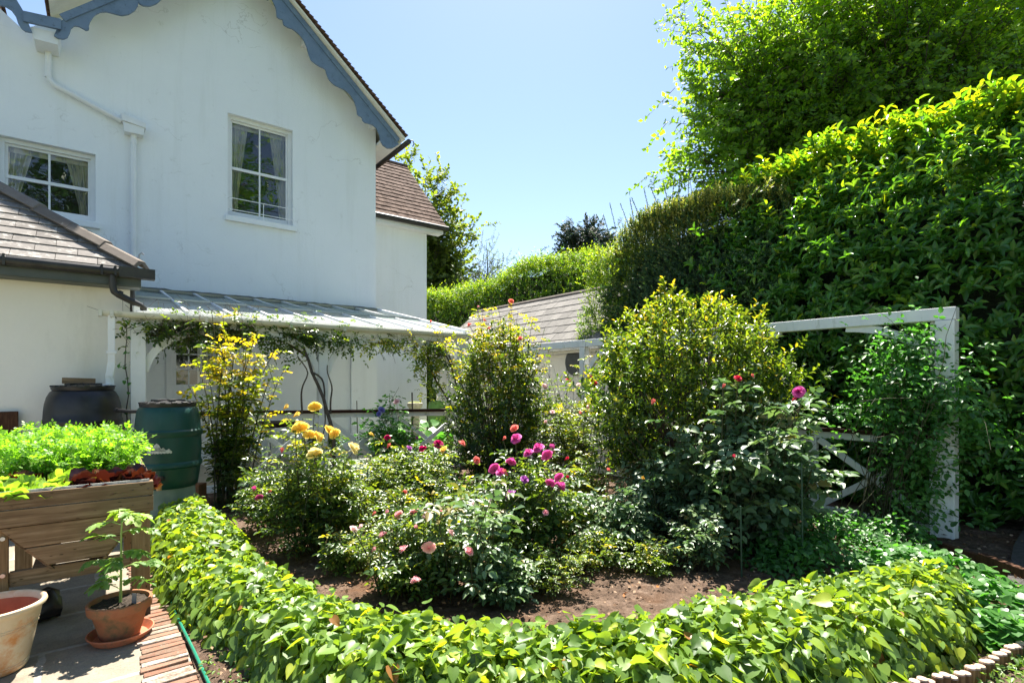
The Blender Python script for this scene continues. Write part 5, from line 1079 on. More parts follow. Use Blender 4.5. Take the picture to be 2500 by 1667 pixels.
# leaf litter on the bed
N = 15000; a = rng.uniform(.5, 7.6, N); c = rng.uniform(-2.0, 8.8, N); P_ = np.stack([a * UX - c * UY, a * UY + c * UX, rng.uniform(.04, .085, N)], 1)
o = leaf_mesh('leaf_litter', P_, unit(rng.normal(0, 1, (N, 3)) * [1, 1, .25]), unit(np.array([0, 0, 1]) + rng.normal(0, .4, (N, 3))), rng.uniform(.012, .045, N), .6, np.clip(rng.normal(.45, .25, N) + .35 * (nz(P_, 1.4, 4) > .35) * (a > 3.6), 0, 1), 'rhomb', L['litter']); tag(o, 'dead brown leaves scattered over the earth of the rose bed', 'leaf litter', kind='stuff')
# ================================================================ ROSES
Bq = lambda px, py: px_z(px, py, .03)
RG = 'rose bushes in the bed'
cane_bush('rose_bush', 'rose bush with large golden yellow and cream blooms at the left of the bed', 'rose bush', Bq(765, 1345), .62, 1.12, 58, 'rose', .047, 11, (.5, .22), group=RG, t0=.25, topl=.35, side=3,
  flowers=[(768, 992, 5.6, 'full', 'yellow', .072), (732, 1043, 5.1, 'full', 'yellow', .085), (755, 1060, 5.1, 'full', 'yellow', .062), (804, 1050, 5.3, 'full', 'yellow', .065), (816, 1058, 5.2, 'full', 'yellow', .06), (778, 1066, 5.1, 'full', 'yellow', .062), (768, 1106, 4.9, 'full', 'cream', .078), (863, 1094, 5.1, 'full', 'cream', .075), (694, 997, 5.6, 'bud', 'yellow', .05), (718, 1016, 5.4, 'bud', 'yellow', .05)])
cane_bush('rose_bush', 'small rose bush with deep pink blooms at the far left edge of the bed', 'rose bush', Bq(660, 1300), .36, .8, 26, 'rose', .042, 10, (.45, .22), group=RG,
  flowers=[(633, 1214, 5.4, 'full', 'magenta', .045), (620, 1198, 5.5, 'bud', 'magenta', .05), (654, 1203, 5.5, 'bud', 'coral', .035), (688, 1103, 5.6, 'bud', 'coral', .045)])
cane_bush('rose_bush', 'low rose bush with soft pink blooms at the front of the bed', 'rose bush', Bq(1010, 1440), .48, .62, 46, 'rose', .038, 11, (.5, .22), group=RG, t0=.25, side=3,
  flowers=[(973, 1256, 4.2, 'full', 'pink', .042), (1012, 1248, 4.2, 'loose', 'pink', .042), (1044, 1258, 4.1, 'full', 'pale', .058), (864, 1291, 4.1, 'loose', 'pale', .035), (876, 1289, 4.1, 'bud', 'pale', .03), (1047, 1335, 3.8, 'full', 'pink', .055), (1015, 1417, 3.75, 'full', 'pink', .042), (909, 1345, 4.0, 'bud', 'pink', .032), (1020, 1288, 4.0, 'bud', 'pink', .03), (1075, 1250, 4.1, 'bud', 'pink', .025), (942, 1252, 4.2, 'bud', 'pink', .03), (910, 1256, 4.2, 'bud', 'coral', .025), (935, 1305, 4.1, 'full', 'pink', .04), (985, 1340, 3.9, 'loose', 'pink', .04), (1100, 1300, 4.0, 'loose', 'pale', .038)])
cane_bush('rose_bush', 'tall upright rose with big pale leaves and unopened buds in the middle front', 'rose bush', Bq(1165, 1445), .38, .98, 15, 'rose_grey', .072, 7, (.7, .2), group=RG, t0=.2, side=1, lw=.6, topl=.1,
  flowers=[(1054, 1205, 3.9, 'bud', 'cream', .022), (1195, 1225, 3.8, 'bud', 'pale', .022), (1145, 1345, 3.9, 'loose', 'pink', .04), (1155, 1233, 3.9, 'bud', 'pale', .02)])
cane_bush('rose_bush', 'rose bush with clusters of magenta double blooms in the centre of the bed', 'rose bush', Bq(1290, 1350), .5, .95, 34, 'rose', .06, 8, (.42, .2), group=RG, t0=.25, side=2,
  flowers=[(1259, 1070, 5.2, 'full', 'magenta', .062), (1256, 1045, 5.3, 'loose', 'coral', .048), (1290, 1105, 5.0, 'full', 'magenta', .055), (1314, 1093, 5.1, 'full', 'magenta', .062), (1335, 1110, 4.9, 'full', 'magenta', .062), (1352, 1100, 5.1, 'bud', 'magenta', .06), (1248, 1127, 5.0, 'full', 'magenta', .055), (1206, 1143, 4.9, 'full', 'magenta', .058), (1222, 1152, 4.8, 'loose', 'magenta', .05), (1238, 1158, 4.8, 'bud', 'coral', .05), (1281, 1170, 4.8, 'loose', 'purple', .042), (1247, 1206, 4.6, 'loose', 'purple', .055), (1364, 1164, 4.7, 'full', 'magenta', .048), (1344, 1178, 4.65, 'full', 'magenta', .048), (1369, 1186, 4.6, 'full', 'magenta', .054), (1219, 1265, 4.5, 'loose', 'magenta', .035), (1217, 1275, 4.5, 'bud', 'magenta', .035), (1332, 1250, 4.6, 'loose', 'pink', .03), (1328, 1258, 4.6, 'bud', 'magenta', .03), (1228, 1073, 5.3, 'bud', 'coral', .035), (1380, 1122, 5.0, 'bud', 'red', .035), (1388, 1167, 4.8, 'bud', 'red', .032)])
cane_bush('rose_bush', 'rose bush with dark crimson and bright red blooms at the back of the bed', 'rose bush', Bq(1010, 1235), .62, .95, 50, 'rose', .05, 10, (.5, .22), group=RG, t0=.25,
  flowers=[(1031, 1095, 6.3, 'full', 'crimson', .052), (999, 1094, 6.4, 'full', 'purple', .045), (1070, 1083, 6.6, 'full', 'crimson', .065), (946, 1067, 6.6, 'full', 'crimson', .04), (946, 1092, 6.3, 'bud', 'coral', .045), (1128, 1082, 6.4, 'full', 'coral', .052), (1164, 1123, 6.2, 'full', 'coral', .05), (1132, 1190, 5.8, 'loose', 'yellow', .035), (988, 1200, 5.7, 'loose', 'coral', .03)])
cane_bush('rose_bush', 'single yellow bloom on a slim rose behind the crimson roses', 'rose bush', Bq(1090, 1215), .25, .85, 16, 'rose', .05, 9, (.5, .2), group=RG, flowers=[(1083, 1098, 6.3, 'full', 'yellow', .058), (912, 1063, 6.9, 'bud', 'yellow', .05)])
cane_bush('rose_bush', 'leafy rose without blooms between the yellow and the crimson roses', 'rose bush', Bq(905, 1275), .55, .85, 46, 'rose', .045, 11, (.55, .22), group=RG, t0=.2, topl=.2, side=3)
cane_bush('rose_bush', 'leafy rose without blooms in front of the dark camellia', 'rose bush', Bq(1120, 1290), .45, .7, 34, 'rose', .052, 10, (.5, .22), group=RG, t0=.2)
cane_bush('rose_bush', 'leafy bush with grey-green foliage between the magenta and the tall grey-leaved rose', 'rose bush', Bq(1500, 1345), .42, .68, 26, 'rose_grey', .062, 9, (.5, .25), group=RG, t0=.25, side=2, flowers=[(1490, 1150, 5.2, 'bud', 'coral', .035), (1573, 1168, 5.2, 'bud', 'yellow', .032)])
cane_bush('rose_bush', 'small twiggy nearly leafless rose on the bare earth at the front right', 'rose bush', Bq(1350, 1445), .28, .36, 44, 'rose', .022, 7, (.6, .2), group=RG, t0=.45, side=2, cthick=.004)
cane_bush('rose_bush', 'tall leggy rose with pale pink blooms at the back before the cream shed', 'rose bush', Bq(1390, 1185), .62, 2.0, 34, 'rose', .05, 13, (.6, .22), group=RG, t0=.2, topl=.35, side=3,
  flowers=[(1330, 943, 7.8, 'full', 'pale', .055), (1413, 940, 7.9, 'loose', 'pale', .045), (1388, 928, 8.0, 'full', 'red', .05), (1442, 920, 7.6, 'full', 'crimson', .065), (1450, 934, 7.6, 'loose', 'red', .06), (1438, 993, 7.4, 'loose', 'pale', .055), (1349, 1005, 7.5, 'loose', 'pale', .04), (1330, 1032, 7.4, 'bud', 'pale', .05), (1420, 1010, 7.5, 'bud', 'coral', .04)])
cane_bush('rose_bush', 'tall rose with large grey-green leaves, one pink bloom and red buds at the right', 'rose bush', Bq(1815, 1330), .68, 1.72, 66, 'rose_grey', .088, 10, (.5, .22), group=RG, t0=.22, side=2, lw=.7, cthick=.009,
  flowers=[(1949, 956, 4.9, 'full', 'magenta', .06), (1802, 923, 5.2, 'full', 'red', .042), (1935, 978, 4.9, 'bud', 'red', .035), (1592, 985, 5.4, 'bud', 'coral', .05), (1793, 1116, 4.8, 'bud', 'red', .035), (1765, 945, 5.2, 'bud', 'coral', .035), (1840, 920, 5.2, 'bud', 'coral', .03)])
cane_bush('rose_bush', 'slim rose shoots with grey-green leaves rising between camellia and grey-leaved rose', 'rose bush', Bq(1640, 1320), .35, 1.25, 16, 'rose_grey', .07, 9, (.45, .2), group=RG, t0=.15, side=1)
fill = [(860, 1395, .30, .42, 'rose', .04, 'low leafy rose shoots in front of the yellow rose bush'), (1190, 1340, .34, .62, 'rose', .05, 'loose leafy rose just left of the magenta blooms'),
 (1120, 1395, .28, .48, 'rose', .045, 'low leafy rose behind the tall pale-leaved rose'), (1410, 1320, .36, .6, 'rose', .05, 'loose green rose to the right of the magenta rose'),
 (1000, 1310, .4, .6, 'rose', .045, 'leafy rose behind the soft pink one'), (700, 1265, .4, .55, 'rose', .042, 'leafy low rose left of the yellow rose bush'),
 (1560, 1290, .4, .8, 'rose_grey', .06, 'grey-green rose at the foot of the large camellia, left side'), (1430, 1245, .42, .8, 'rose', .05, 'leafy rose near the back of the bed before the white frame post'),
 (1230, 1470, .22, .34, 'rose_grey', .05, 'small grey-green rose shoots at the very front edge of the bed'), (1450, 1395, .26, .42, 'rose', .036, 'airy low rose on the sunny earth at the front right of the bed'), (1580, 1400, .22, .34, 'rose', .03, 'tiny rose on the brown leaf litter right of the bare twiggy one'), (1700, 1385, .3, .55, 'rose_grey', .05, 'sparse rose shoots in front of the big grey-leaved rose'), (1290, 1400, .26, .4, 'rose', .035, 'airy rose shoots below the magenta blooms'),
 (1040, 1220, .45, .7, 'rose', .048, 'leafy rose in the back row between the crimson blooms and the railing')]
for (x, y, r_, h_, lm_, lf_, lb) in fill: cane_bush('rose_bush', lb, 'rose bush', Bq(x, y), r_, h_, 20, lm_, lf_, 8, (.58, .22), group=RG, t0=.22, side=2, topl=.15, cthick=.005)
# climbing roses on the veranda
def wild_tubes(name, parent, lines, r0, r1, mat='bark', K=14, n=7):
    Ps = []
    for l in lines:
        l = np.array(l, float); s_ = np.concatenate([[0], np.cumsum(np.linalg.norm(np.diff(l, axis=0), axis=1))]); tt = np.linspace(0, s_[-1], K); q = np.stack([np.interp(tt, s_, l[:, i]) for i in range(3)], 1)
        q[1:-1] = q[1:-1] * .5 + (q[:-2] + q[2:]) * .25; q += .012 * np.stack([np.sin(tt * 9 + len(Ps)), np.cos(tt * 8), np.sin(tt * 7)], 1); Ps.append(q)
    P_ = np.array(Ps); return stem_mesh(name, [(P_, np.linspace(r0, r1, K)[None] * np.ones((len(Ps), 1)))], M[mat], parent, n), P_
c1 = px_d(560, 1215, 7.05); c1[2] = .03
cn = [px_d(x, y, d) for x, y, d in [(545, 770, 7.0), (518, 768, 7.0), (590, 765, 7.0), (560, 800, 6.9), (530, 830, 6.9), (575, 835, 7.0), (600, 860, 7.0), (500, 850, 7.0), (565, 880, 6.9), (620, 830, 7.2), (480, 880, 7.0), (540, 900, 6.9), (610, 920, 7.0), (640, 850, 7.2), (700, 890, 7.3), (680, 840, 7.3), (460, 940, 6.9), (655, 930, 7.2), (590, 960, 6.9)]]
cane_bush('climbing_rose', 'climbing rose with yellow and orange tinted young leaves at the left of the veranda railing', 'climbing rose', c1, .35, 1.5, 12, 'climber', .062, 12, (.5, .22), canes=cn, t0=.3, side=3, topl=.48, cthick=.011, lw=.66)
c1b = px_d(585, 1215, 6.9); c1b[2] = .03
cane_bush('dark_leaved_rose', 'small dark-leaved bushy rose at the foot of the yellow-tinted climber', 'rose bush', c1b, .42, 1.1, 15, 'rose', .034, 12, (.2, .12), t0=.05, side=3, tmpl='rhomb')
tr = px_d(822, 1180, 8.1); tr[2] = 0
cl = empty('climbing_rose', tr, 'old climbing rose with a bare slanting trunk on the middle veranda post', 'climbing rose')
LN = [[tr, px_d(812, 1040, 8.3), px_d(790, 975, 8.45), px_d(765, 910, 8.5), px_d(745, 870, 8.55), px_d(742, 835, 8.6), px_d(700, 810, 8.6)], [px_d(765, 910, 8.5), px_d(785, 925, 8.5), px_d(795, 960, 8.5), px_d(790, 1060, 8.4)], [px_d(745, 870, 8.55), px_d(715, 850, 8.6), px_d(690, 825, 8.5), px_d(600, 805, 8.2)],
      [px_d(735, 1010, 8.3), px_d(740, 940, 8.4), px_d(752, 905, 8.5), px_d(728, 870, 8.5)], [px_d(806, 1010, 8.5), px_d(812, 950, 8.55), px_d(797, 905, 8.6), px_d(800, 890, 8.6)]]
_, P_ = wild_tubes('trunk', cl, LN[:1], .034, .02); wild_tubes('branches', cl, LN[1:], .016, .008)
def beam_foliage(parent, segs, n, leaf, lm, tint, sp=.12, pairs=2, hang=.0):
    pos = []
    for a, b, w_ in segs:
        a, b = np.array(a), np.array(b); k = int(n * w_); t = rng.uniform(0, 1, (k, 1)); pos.append(a * (1 - t) + b * t + rng.normal(0, sp, (k, 3)) * [1, 1, .7] - [0, 0, hang] * np.abs(rng.normal(0, 1, (k, 1))))
    pos = np.concatenate(pos); k = len(pos); ld = unit(rng.normal(0, 1, (k, 3)) - [0, 0, .3]); nr = unit(np.array([0, 0, 1]) + rng.normal(0, .4, (k, 3))); sz = leaf * rng.uniform(.7, 1.2, k)
    p2, d2, n2, s2 = pinnate(pos, ld, nr, sz * 2, pairs); rep = len(p2) // k
    leaf_mesh('foliage', p2, d2, n2, np.tile(sz, rep) * s2, .62, np.tile(rng.normal(tint, .22, k), rep), 'oval', L[lm], parent)
    tw = np.stack([pos, pos + rng.normal(0, .05, (k, 3)), pos + rng.normal(0, .12, (k, 3))], 1)[:k // 2]; stem_mesh('twigs', [(tw, np.full((len(tw), 3), .0025))], M['bark'], parent, 3)
beam_foliage(cl, [(px_d(350, 790, 7.3), px_d(430, 810, 7.6), .12), (px_d(430, 805, 7.5), px_d(600, 800, 8.2), .34), (px_d(560, 800, 8.0), px_d(780, 812, 8.8), .34), (px_d(690, 850, 8.6), px_d(770, 820, 8.8), .12), (px_d(790, 822, 8.8), px_d(860, 830, 9.1), .1)], 1500, .055, 'rose', .4, .15)
k = rng.integers(3, 14, 60); q = P_[0][k] ; 
tr2 = px_d(1125, 1150, 9.9); tr2[2] = 0
cl2 = empty('climbing_rose', tr2, 'climbing rose with two dark leaning stems on the right corner post of the veranda', 'climbing rose')
LN2 = [[tr2, px_d(1130, 1030, 10.0), px_d(1110, 1000, 10.0), px_d(1070, 940, 10.0), px_d(1050, 900, 10.0), px_d(1040, 860, 10.0)], [tr2 + [.05, 0, 0], px_d(1122, 1010, 10.05), px_d(1120, 960, 10.1), px_d(1102, 890, 10.1), px_d(1075, 850, 10.0)], [px_d(1102, 890, 10.1), px_d(1090, 850, 10.1), px_d(1030, 838, 9.9), px_d(950, 840, 9.6)]]
wild_tubes('trunk', cl2, LN2[:2], .03, .015); wild_tubes('branches', cl2, LN2[2:], .012, .006)
beam_foliage(cl2, [(px_d(885, 832, 9.3), px_d(1000, 835, 9.8), .28), (px_d(1020, 870, 10.0), px_d(1075, 845, 10.0), .3), (px_d(1035, 900, 10.0), px_d(1090, 880, 10.0), .25), (px_d(1040, 930, 10.0), px_d(1080, 960, 10), .12)], 620, .052, 'climber', .55, .14)
# ivy at the corner of the kitchen wing
iv0 = np.array(hp(.52, 9.05, 0)); iv = empty('ivy_vine', iv0, 'thin sparse-leaved vine climbing the corner between kitchen wing and veranda post', 'vine')
_, Pi = wild_tubes('stem', iv, [[iv0, px_d(308, 1010, 7.2), px_d(312, 930, 7.2), px_d(305, 850, 7.2), px_d(308, 790, 7.2)]], .009, .005)
kk = rng.integers(2, 14, 60); q = Pi[0][kk] + rng.normal(0, .05, (60, 3)) * [1, 1, .6]; leaf_mesh('foliage', q, unit(rng.normal(0, 1, (60, 3))), unit(np.array([.2, -.4, .9]) + rng.normal(0, .3, (60, 3))), .055, .8, rng.normal(.35, .2, 60), 'heart', L['vine'], iv)
# ================================================================ SHRUBS built of leafy shoots inside a shape
def shoot_shrub(name, label, cat, base, prof_, nsh, slen, nleaf, leaf, lm, tint, lw=.45, tmpl='oval', squash=1.0, seed=0, topb=.3, inner_=.35, dark=True, extra=None, ns=3):
    """prof_: list of (height, radius) above the base; shoots are spread through that volume, denser towards its surface"""
    base = np.array(base, float); root = empty(name, base, label, cat)
    hz = np.array([p[0] for p in prof_]); rr = np.array([p[1] for p in prof_]); cdf = np.cumsum(np.maximum(np.interp(np.linspace(hz[0], hz[-1], 80), hz, rr), .02)); cdf /= cdf[-1]
    z = np.interp(rng.uniform(0, 1, nsh), cdf, np.linspace(hz[0], hz[-1], 80)); a = rng.uniform(0, 6.28, nsh); Rz = np.interp(z, hz, rr)
    bump = 1 + .32 * nz(np.stack([np.cos(a) * 1.3, np.sin(a) * 1.3, z * .9], 1), 2.2, seed) ; q = rng.uniform(inner_, 1, nsh) ** .6 * np.where(rng.uniform(0, 1, nsh) < .09, rng.uniform(1.05, 1.35, nsh), 1)
    out = np.stack([np.cos(a), np.sin(a) * squash, np.zeros(nsh)], 1); P_ = base + out * (Rz * bump * q)[:, None] + np.array([0, 0, 1]) * z[:, None]
    hrel = (z - hz[0]) / (hz[-1] - hz[0]); d = unit(out * (1.0 - .6 * hrel)[:, None] + np.array([0, 0, 1]) * (.35 + .9 * hrel)[:, None] + rng.normal(0, .35, (nsh, 3)))
    if extra is not None: P_ = np.concatenate([P_, np.array([e[:3] for e in extra])]); d = np.concatenate([d, unit(np.array([e[3:] for e in extra]))]); q = np.concatenate([q, np.ones(len(extra))]); hrel = np.concatenate([hrel, np.ones(len(extra))])
    ln = slen * rng.uniform(.6, 1.3, len(P_)); p, ldr, nr, t = shoots(P_ - d * ln[:, None] * .6, d, ln, nleaf)
    qq = np.repeat(q, nleaf); hh_ = np.repeat(hrel, nleaf)
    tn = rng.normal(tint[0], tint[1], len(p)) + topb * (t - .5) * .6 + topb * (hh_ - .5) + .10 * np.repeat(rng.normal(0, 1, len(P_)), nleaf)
    leaf_mesh('foliage', p, ldr, nr, leaf * rng.uniform(.7, 1.2, len(p)) * (1 - .25 * t), lw, tn, tmpl, L[lm], root)
    b = np.tile(base, (len(P_), 1)) + rng.normal(0, .06, (len(P_), 3)) * [1, 1, 0]; sel = rng.choice(len(P_), max(8, len(P_) // ns), replace=False)
    e = P_[sel]; c = (b[sel] + e) / 2 + np.array([0, 0, .25]) * np.abs(e[:, 2:3] - base[2]) * .3; stem_mesh('branches', [(bez(b[sel], c, e, 8), np.linspace(.016, .003, 8)[None] * np.ones((len(sel), 1)))], M['bark'], root, 4)
    return root
bs = px_z(1655, 1300, .03); bs = np.array([2.14, 6.5, .03])
top_ = [tuple(px_d(x, y, 6.4)) + (dx, 0, 1) for x, y, dx in [(1620, 700, -.1), (1612, 720, 0), (1640, 715, .2), (1600, 740, -.2), (1660, 745, .1), (1690, 750, .1), (1720, 745, .3), (1575, 770, -.3), (1560, 790, -.2), (1850, 790, .4), (1862, 765, .3), (1820, 780, .2), (1790, 765, 0), (1760, 760, .1)] for _ in range(3)]
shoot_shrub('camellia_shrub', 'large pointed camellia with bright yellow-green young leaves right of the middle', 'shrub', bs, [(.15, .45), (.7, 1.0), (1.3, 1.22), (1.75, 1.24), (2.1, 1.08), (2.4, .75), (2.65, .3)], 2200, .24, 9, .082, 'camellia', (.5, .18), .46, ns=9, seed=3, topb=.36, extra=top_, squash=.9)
bs2 = px_d(1218, 1190, 8.3); bs2[2] = .03
top2 = [tuple(px_d(x, y, 8.2)) + (0, 0, 1) for x, y in [(1200, 800), (1230, 790), (1265, 810), (1190, 830), (1290, 840)] for _ in range(3)]
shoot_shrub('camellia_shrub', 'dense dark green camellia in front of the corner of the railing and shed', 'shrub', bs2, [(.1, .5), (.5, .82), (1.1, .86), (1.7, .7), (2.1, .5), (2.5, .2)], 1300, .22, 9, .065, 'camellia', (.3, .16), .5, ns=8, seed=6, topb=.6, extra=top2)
c2 = px_d(1235, 1180, 7.9); c2[2] = .03
cane_bush('rose_bush', 'tall rambling rose with coral blooms rising above the dark camellia', 'rose bush', c2, .6, 1.7, 20, 'climber', .05, 12, (.55, .22), t0=.45, side=3, topl=.25, canes=[px_d(x, y, 8.0) for x, y in [(1110, 820), (1130, 790), (1100, 850), (1180, 745), (1215, 740), (1250, 750), (1330, 800), (1290, 775), (1120, 870), (1150, 800), (1170, 770), (1200, 760), (1280, 800), (1300, 780), (1150, 840), (1215, 780), (1265, 760), (1320, 850), (1310, 820)]],
  flowers=[(1248, 735, 8.0, 'loose', 'coral', .045), (1146, 793, 8.0, 'full', 'coral', .045), (1187, 783, 8.0, 'bud', 'coral', .04), (1190, 805, 8.0, 'bud', 'coral', .045), (1270, 826, 7.9, 'full', 'coral', .045), (1050, 787, 8.6, 'bud', 'coral', .04), (1165, 751, 8.0, 'bud', 'pink', .035)])
# vine covering the big post and panel
vb = np.array(hp(6.95, 2.25, .03)); vn = empty('honeysuckle_vine', vb, 'tangled dark green vine covering the cross-braced panel and the big white post', 'vine')
segs = []
def vb_pts(n, pts, sp):
    o = []
    for x, y, d, w_, r in pts: k = int(n * w_); o.append(px_d(x, y, d) + rng.normal(0, 1, (k, 3)) * [r * .75, .18, r])
    return np.concatenate(o)
vp = vb_pts(2300, [(2230, 860, 5.8, .12, .2), (2180, 920, 5.9, .14, .27), (2290, 940, 5.5, .10, .2), (2140, 950, 6.0, .06, .16), (2240, 1020, 5.7, .12, .25), (2215, 1100, 5.8, .10, .17), (2260, 1130, 5.7, .08, .2), (2240, 1220, 5.7, .08, .2), (2330, 1010, 5.4, .04, .15), (2400, 1060, 5.3, .03, .18), (2180, 1290, 5.8, .05, .2), (2060, 1010, 6.3, .02, .15)], 0)
k = len(vp); ld = unit(rng.normal(0, 1, (k, 3)) - [0, .4, .35]); nr = unit(np.array([0, -.35, 1]) + rng.normal(0, .35, (k, 3))); p2, d2, n2, s2 = pinnate(vp, ld, nr, .1, 1); rep = len(p2) // k
leaf_mesh('foliage', p2, d2, n2, .062 * s2 * rng.uniform(.7, 1.2, len(p2)), .62, np.tile(rng.normal(.45, .22, k), rep), 'oval', L['vine'], vn)
wl = [[vb + rng.normal(0, .2, 3) * [1, 1, 0], (vb + vp[i]) / 2 + rng.normal(0, .15, 3), vp[i], vp[i] + rng.normal(0, .25, 3)] for i in rng.choice(k, 70)]
wild_tubes('stems', vn, wl, .006, .002, 'cane', 10, 4)
# ================================================================ HEDGES AND TREES
def hedge(name, label, u0, u1, v0, v1, zt, nsh, slen, nleaf, leaf, lw, lm, tint, tmpl, topb=.35, seed=0, bumpa=.28, wtop=.25, cat='hedge', core=True, up=.25, along=.45, upsh=60, holes_=None, planar=False, taper=.4, jit=.25, z0=.1, ctop=.75, cin=.8, rend=0, cv1=.45):
    root = empty(name, hp((u0 + u1) / 2, (v0 + v1) / 2, 0), label, cat)
    n1 = int(nsh * (1 - wtop)); n2 = nsh - n1
    v = rng.uniform(v0, v1, n1); z = rng.uniform(z0, zt, n1); front = rng.uniform(0, 1, n1) < .84
    end = ~front; u = np.full(n1, u0); a = rng.uniform(0, 1, n1); u = np.where(end, u0 + a * (u1 - u0), u); v = np.where(end, np.where(rng.uniform(0, 1, n1) < .75, v1, v0), v)
    nrm = np.where(end[:, None], np.stack([np.zeros(n1), np.where(v == v1, 1., -1.), np.zeros(n1)], 1), np.array([[-1., 0, 0]]))
    u = u + taper * np.clip(z / zt, 0, 1) ** 5 * (~end)
    ut = rng.uniform(u0 + taper * .6, u1, n2); vt = rng.uniform(v0, v1, n2); zt_ = zt - .35 * (1 - np.clip((ut - u0) / .9, 0, 1)) ** 2
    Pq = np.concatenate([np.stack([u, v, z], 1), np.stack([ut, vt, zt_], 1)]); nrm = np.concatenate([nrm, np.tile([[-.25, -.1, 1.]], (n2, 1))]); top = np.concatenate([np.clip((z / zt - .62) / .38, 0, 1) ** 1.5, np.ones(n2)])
    bmp = bumpa * nz(Pq, .9, seed) + .4 * bumpa * nz(Pq, 2.6, seed + 1); dep = -np.abs(rng.exponential(.16, nsh)) + bmp; Pq = Pq + nrm * dep[:, None]
    Pq[:, 2] -= rend * np.clip((Pq[:, 1] - (v1 - 1.1)) / 1.1, 0, 1) ** 2 * np.clip(Pq[:, 2] / zt, 0, 1) ** 2
    if holes_ is not None: kp = holes_(Pq); Pq, nrm, top = Pq[kp], nrm[kp], top[kp]
    rot = np.array([[UX, UY, 0], [-UY, UX, 0], [0, 0, 1.]]); W_ = Pq @ rot; nw = nrm @ rot
    d = unit(nw * .9 + np.array([0, 0, 1]) * (up + .9 * top)[:, None] + rng.normal(0, .38, W_.shape)); S = len(W_)
    ln = slen * rng.uniform(.6, 1.35, S) * (1 + .5 * top * (rng.uniform(0, 1, S) < .3)); p, ldr, nr, t = shoots(W_ - d * ln[:, None] * .5, d, ln, nleaf, along=along, planar=planar, jit=jit)
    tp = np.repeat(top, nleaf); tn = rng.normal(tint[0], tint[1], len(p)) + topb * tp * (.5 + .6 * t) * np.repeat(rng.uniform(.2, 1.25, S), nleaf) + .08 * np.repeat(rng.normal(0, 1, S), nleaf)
    leaf_mesh('foliage', p, ldr, nr, leaf * rng.uniform(.7, 1.2, len(p)) * (1 - .2 * t), lw, tn, tmpl, L[lm], root)
    # woody frame inside: a few trunks with rising limbs
    nt_ = max(3, int((v1 - v0) / .8)); ls = []
    for k in range(nt_):
        uu_, vv_ = u0 + 1.15 + rng.uniform(-.1, .3), v0 + .3 + (v1 - v0 - .6) * k / max(1, nt_ - 1); b = np.array(hp(uu_, vv_, 0))
        for _ in range(5): e = np.array(hp(uu_ + rng.uniform(-.4, .8), vv_ + rng.uniform(-.7, .7), zt * rng.uniform(.6, .95))); ls.append([b, b * .45 + e * .55 + rng.normal(0, .2, 3), e])
    ls = np.array(ls); stem_mesh('branches', [(bez(ls[:, 0], ls[:, 1], ls[:, 2], 9), np.linspace(.055, .012, 9)[None] * np.ones((len(ls), 1)))], M['bark'], root, 6)
    if core:   # added uneven dark core, stops light leaking through the leaves
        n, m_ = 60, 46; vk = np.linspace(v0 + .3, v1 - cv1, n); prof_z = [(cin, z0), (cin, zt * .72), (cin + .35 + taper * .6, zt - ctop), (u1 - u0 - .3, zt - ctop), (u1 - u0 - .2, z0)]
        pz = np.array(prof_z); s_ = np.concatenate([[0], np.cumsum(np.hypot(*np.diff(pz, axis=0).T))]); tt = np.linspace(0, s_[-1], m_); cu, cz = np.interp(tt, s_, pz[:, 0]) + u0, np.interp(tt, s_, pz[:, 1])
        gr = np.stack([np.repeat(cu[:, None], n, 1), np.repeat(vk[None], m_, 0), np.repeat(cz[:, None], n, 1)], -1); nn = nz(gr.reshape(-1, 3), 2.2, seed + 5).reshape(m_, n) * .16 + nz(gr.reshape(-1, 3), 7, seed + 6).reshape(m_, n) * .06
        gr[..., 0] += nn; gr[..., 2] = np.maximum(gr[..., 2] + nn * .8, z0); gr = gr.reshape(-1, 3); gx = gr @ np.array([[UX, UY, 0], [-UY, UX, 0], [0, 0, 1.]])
        ii = np.arange((m_ - 1) * (n - 1)); a_ = (ii // (n - 1)) * n + ii % (n - 1); me = np_mesh('light_block_core', gx, [np.stack([a_, a_ + n, a_ + n + 1, a_ + 1], 1), np.array([[j * n for j in range(m_)]]), np.array([[j * n + n - 1 for j in range(m_)][::-1]])]); link('light_block_core', me, M['hcore'], root)
    return root
M['hcore'] = mottled('hedge_light_block', (.008, .016, .006), (.028, .045, .018), 26, .95, 1.0, 40, bdist=.05)  # dark colour of the added cores that block light inside the hedges
def lhole(P_):   # bare hollow low at the right-hand end
    c = ((P_[:, 1] - .2) / 1.1) ** 2 + ((P_[:, 2] - 2.3) / 1.1) ** 2; return ~((c < 1) & (rng.uniform(0, 1, len(P_)) < .86)) & (rng.uniform(0, 1, len(P_)) > np.clip((P_[:, 1] - 3.9 + .5 * nz(P_, 1.5, 77)) / 1.6, 0, 1))
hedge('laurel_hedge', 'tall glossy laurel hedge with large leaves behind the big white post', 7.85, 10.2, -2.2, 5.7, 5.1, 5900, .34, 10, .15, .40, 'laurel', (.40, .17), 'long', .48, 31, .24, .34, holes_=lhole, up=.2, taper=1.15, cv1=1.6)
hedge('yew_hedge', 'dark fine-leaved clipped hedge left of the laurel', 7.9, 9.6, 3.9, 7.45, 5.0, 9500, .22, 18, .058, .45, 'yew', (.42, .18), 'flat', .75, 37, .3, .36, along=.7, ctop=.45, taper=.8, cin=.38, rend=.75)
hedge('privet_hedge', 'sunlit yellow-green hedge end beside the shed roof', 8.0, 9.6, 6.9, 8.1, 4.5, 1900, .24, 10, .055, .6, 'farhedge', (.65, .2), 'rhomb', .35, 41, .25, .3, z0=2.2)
yw = [o for o in bpy.data.objects if o.name == 'yew_hedge'][0]
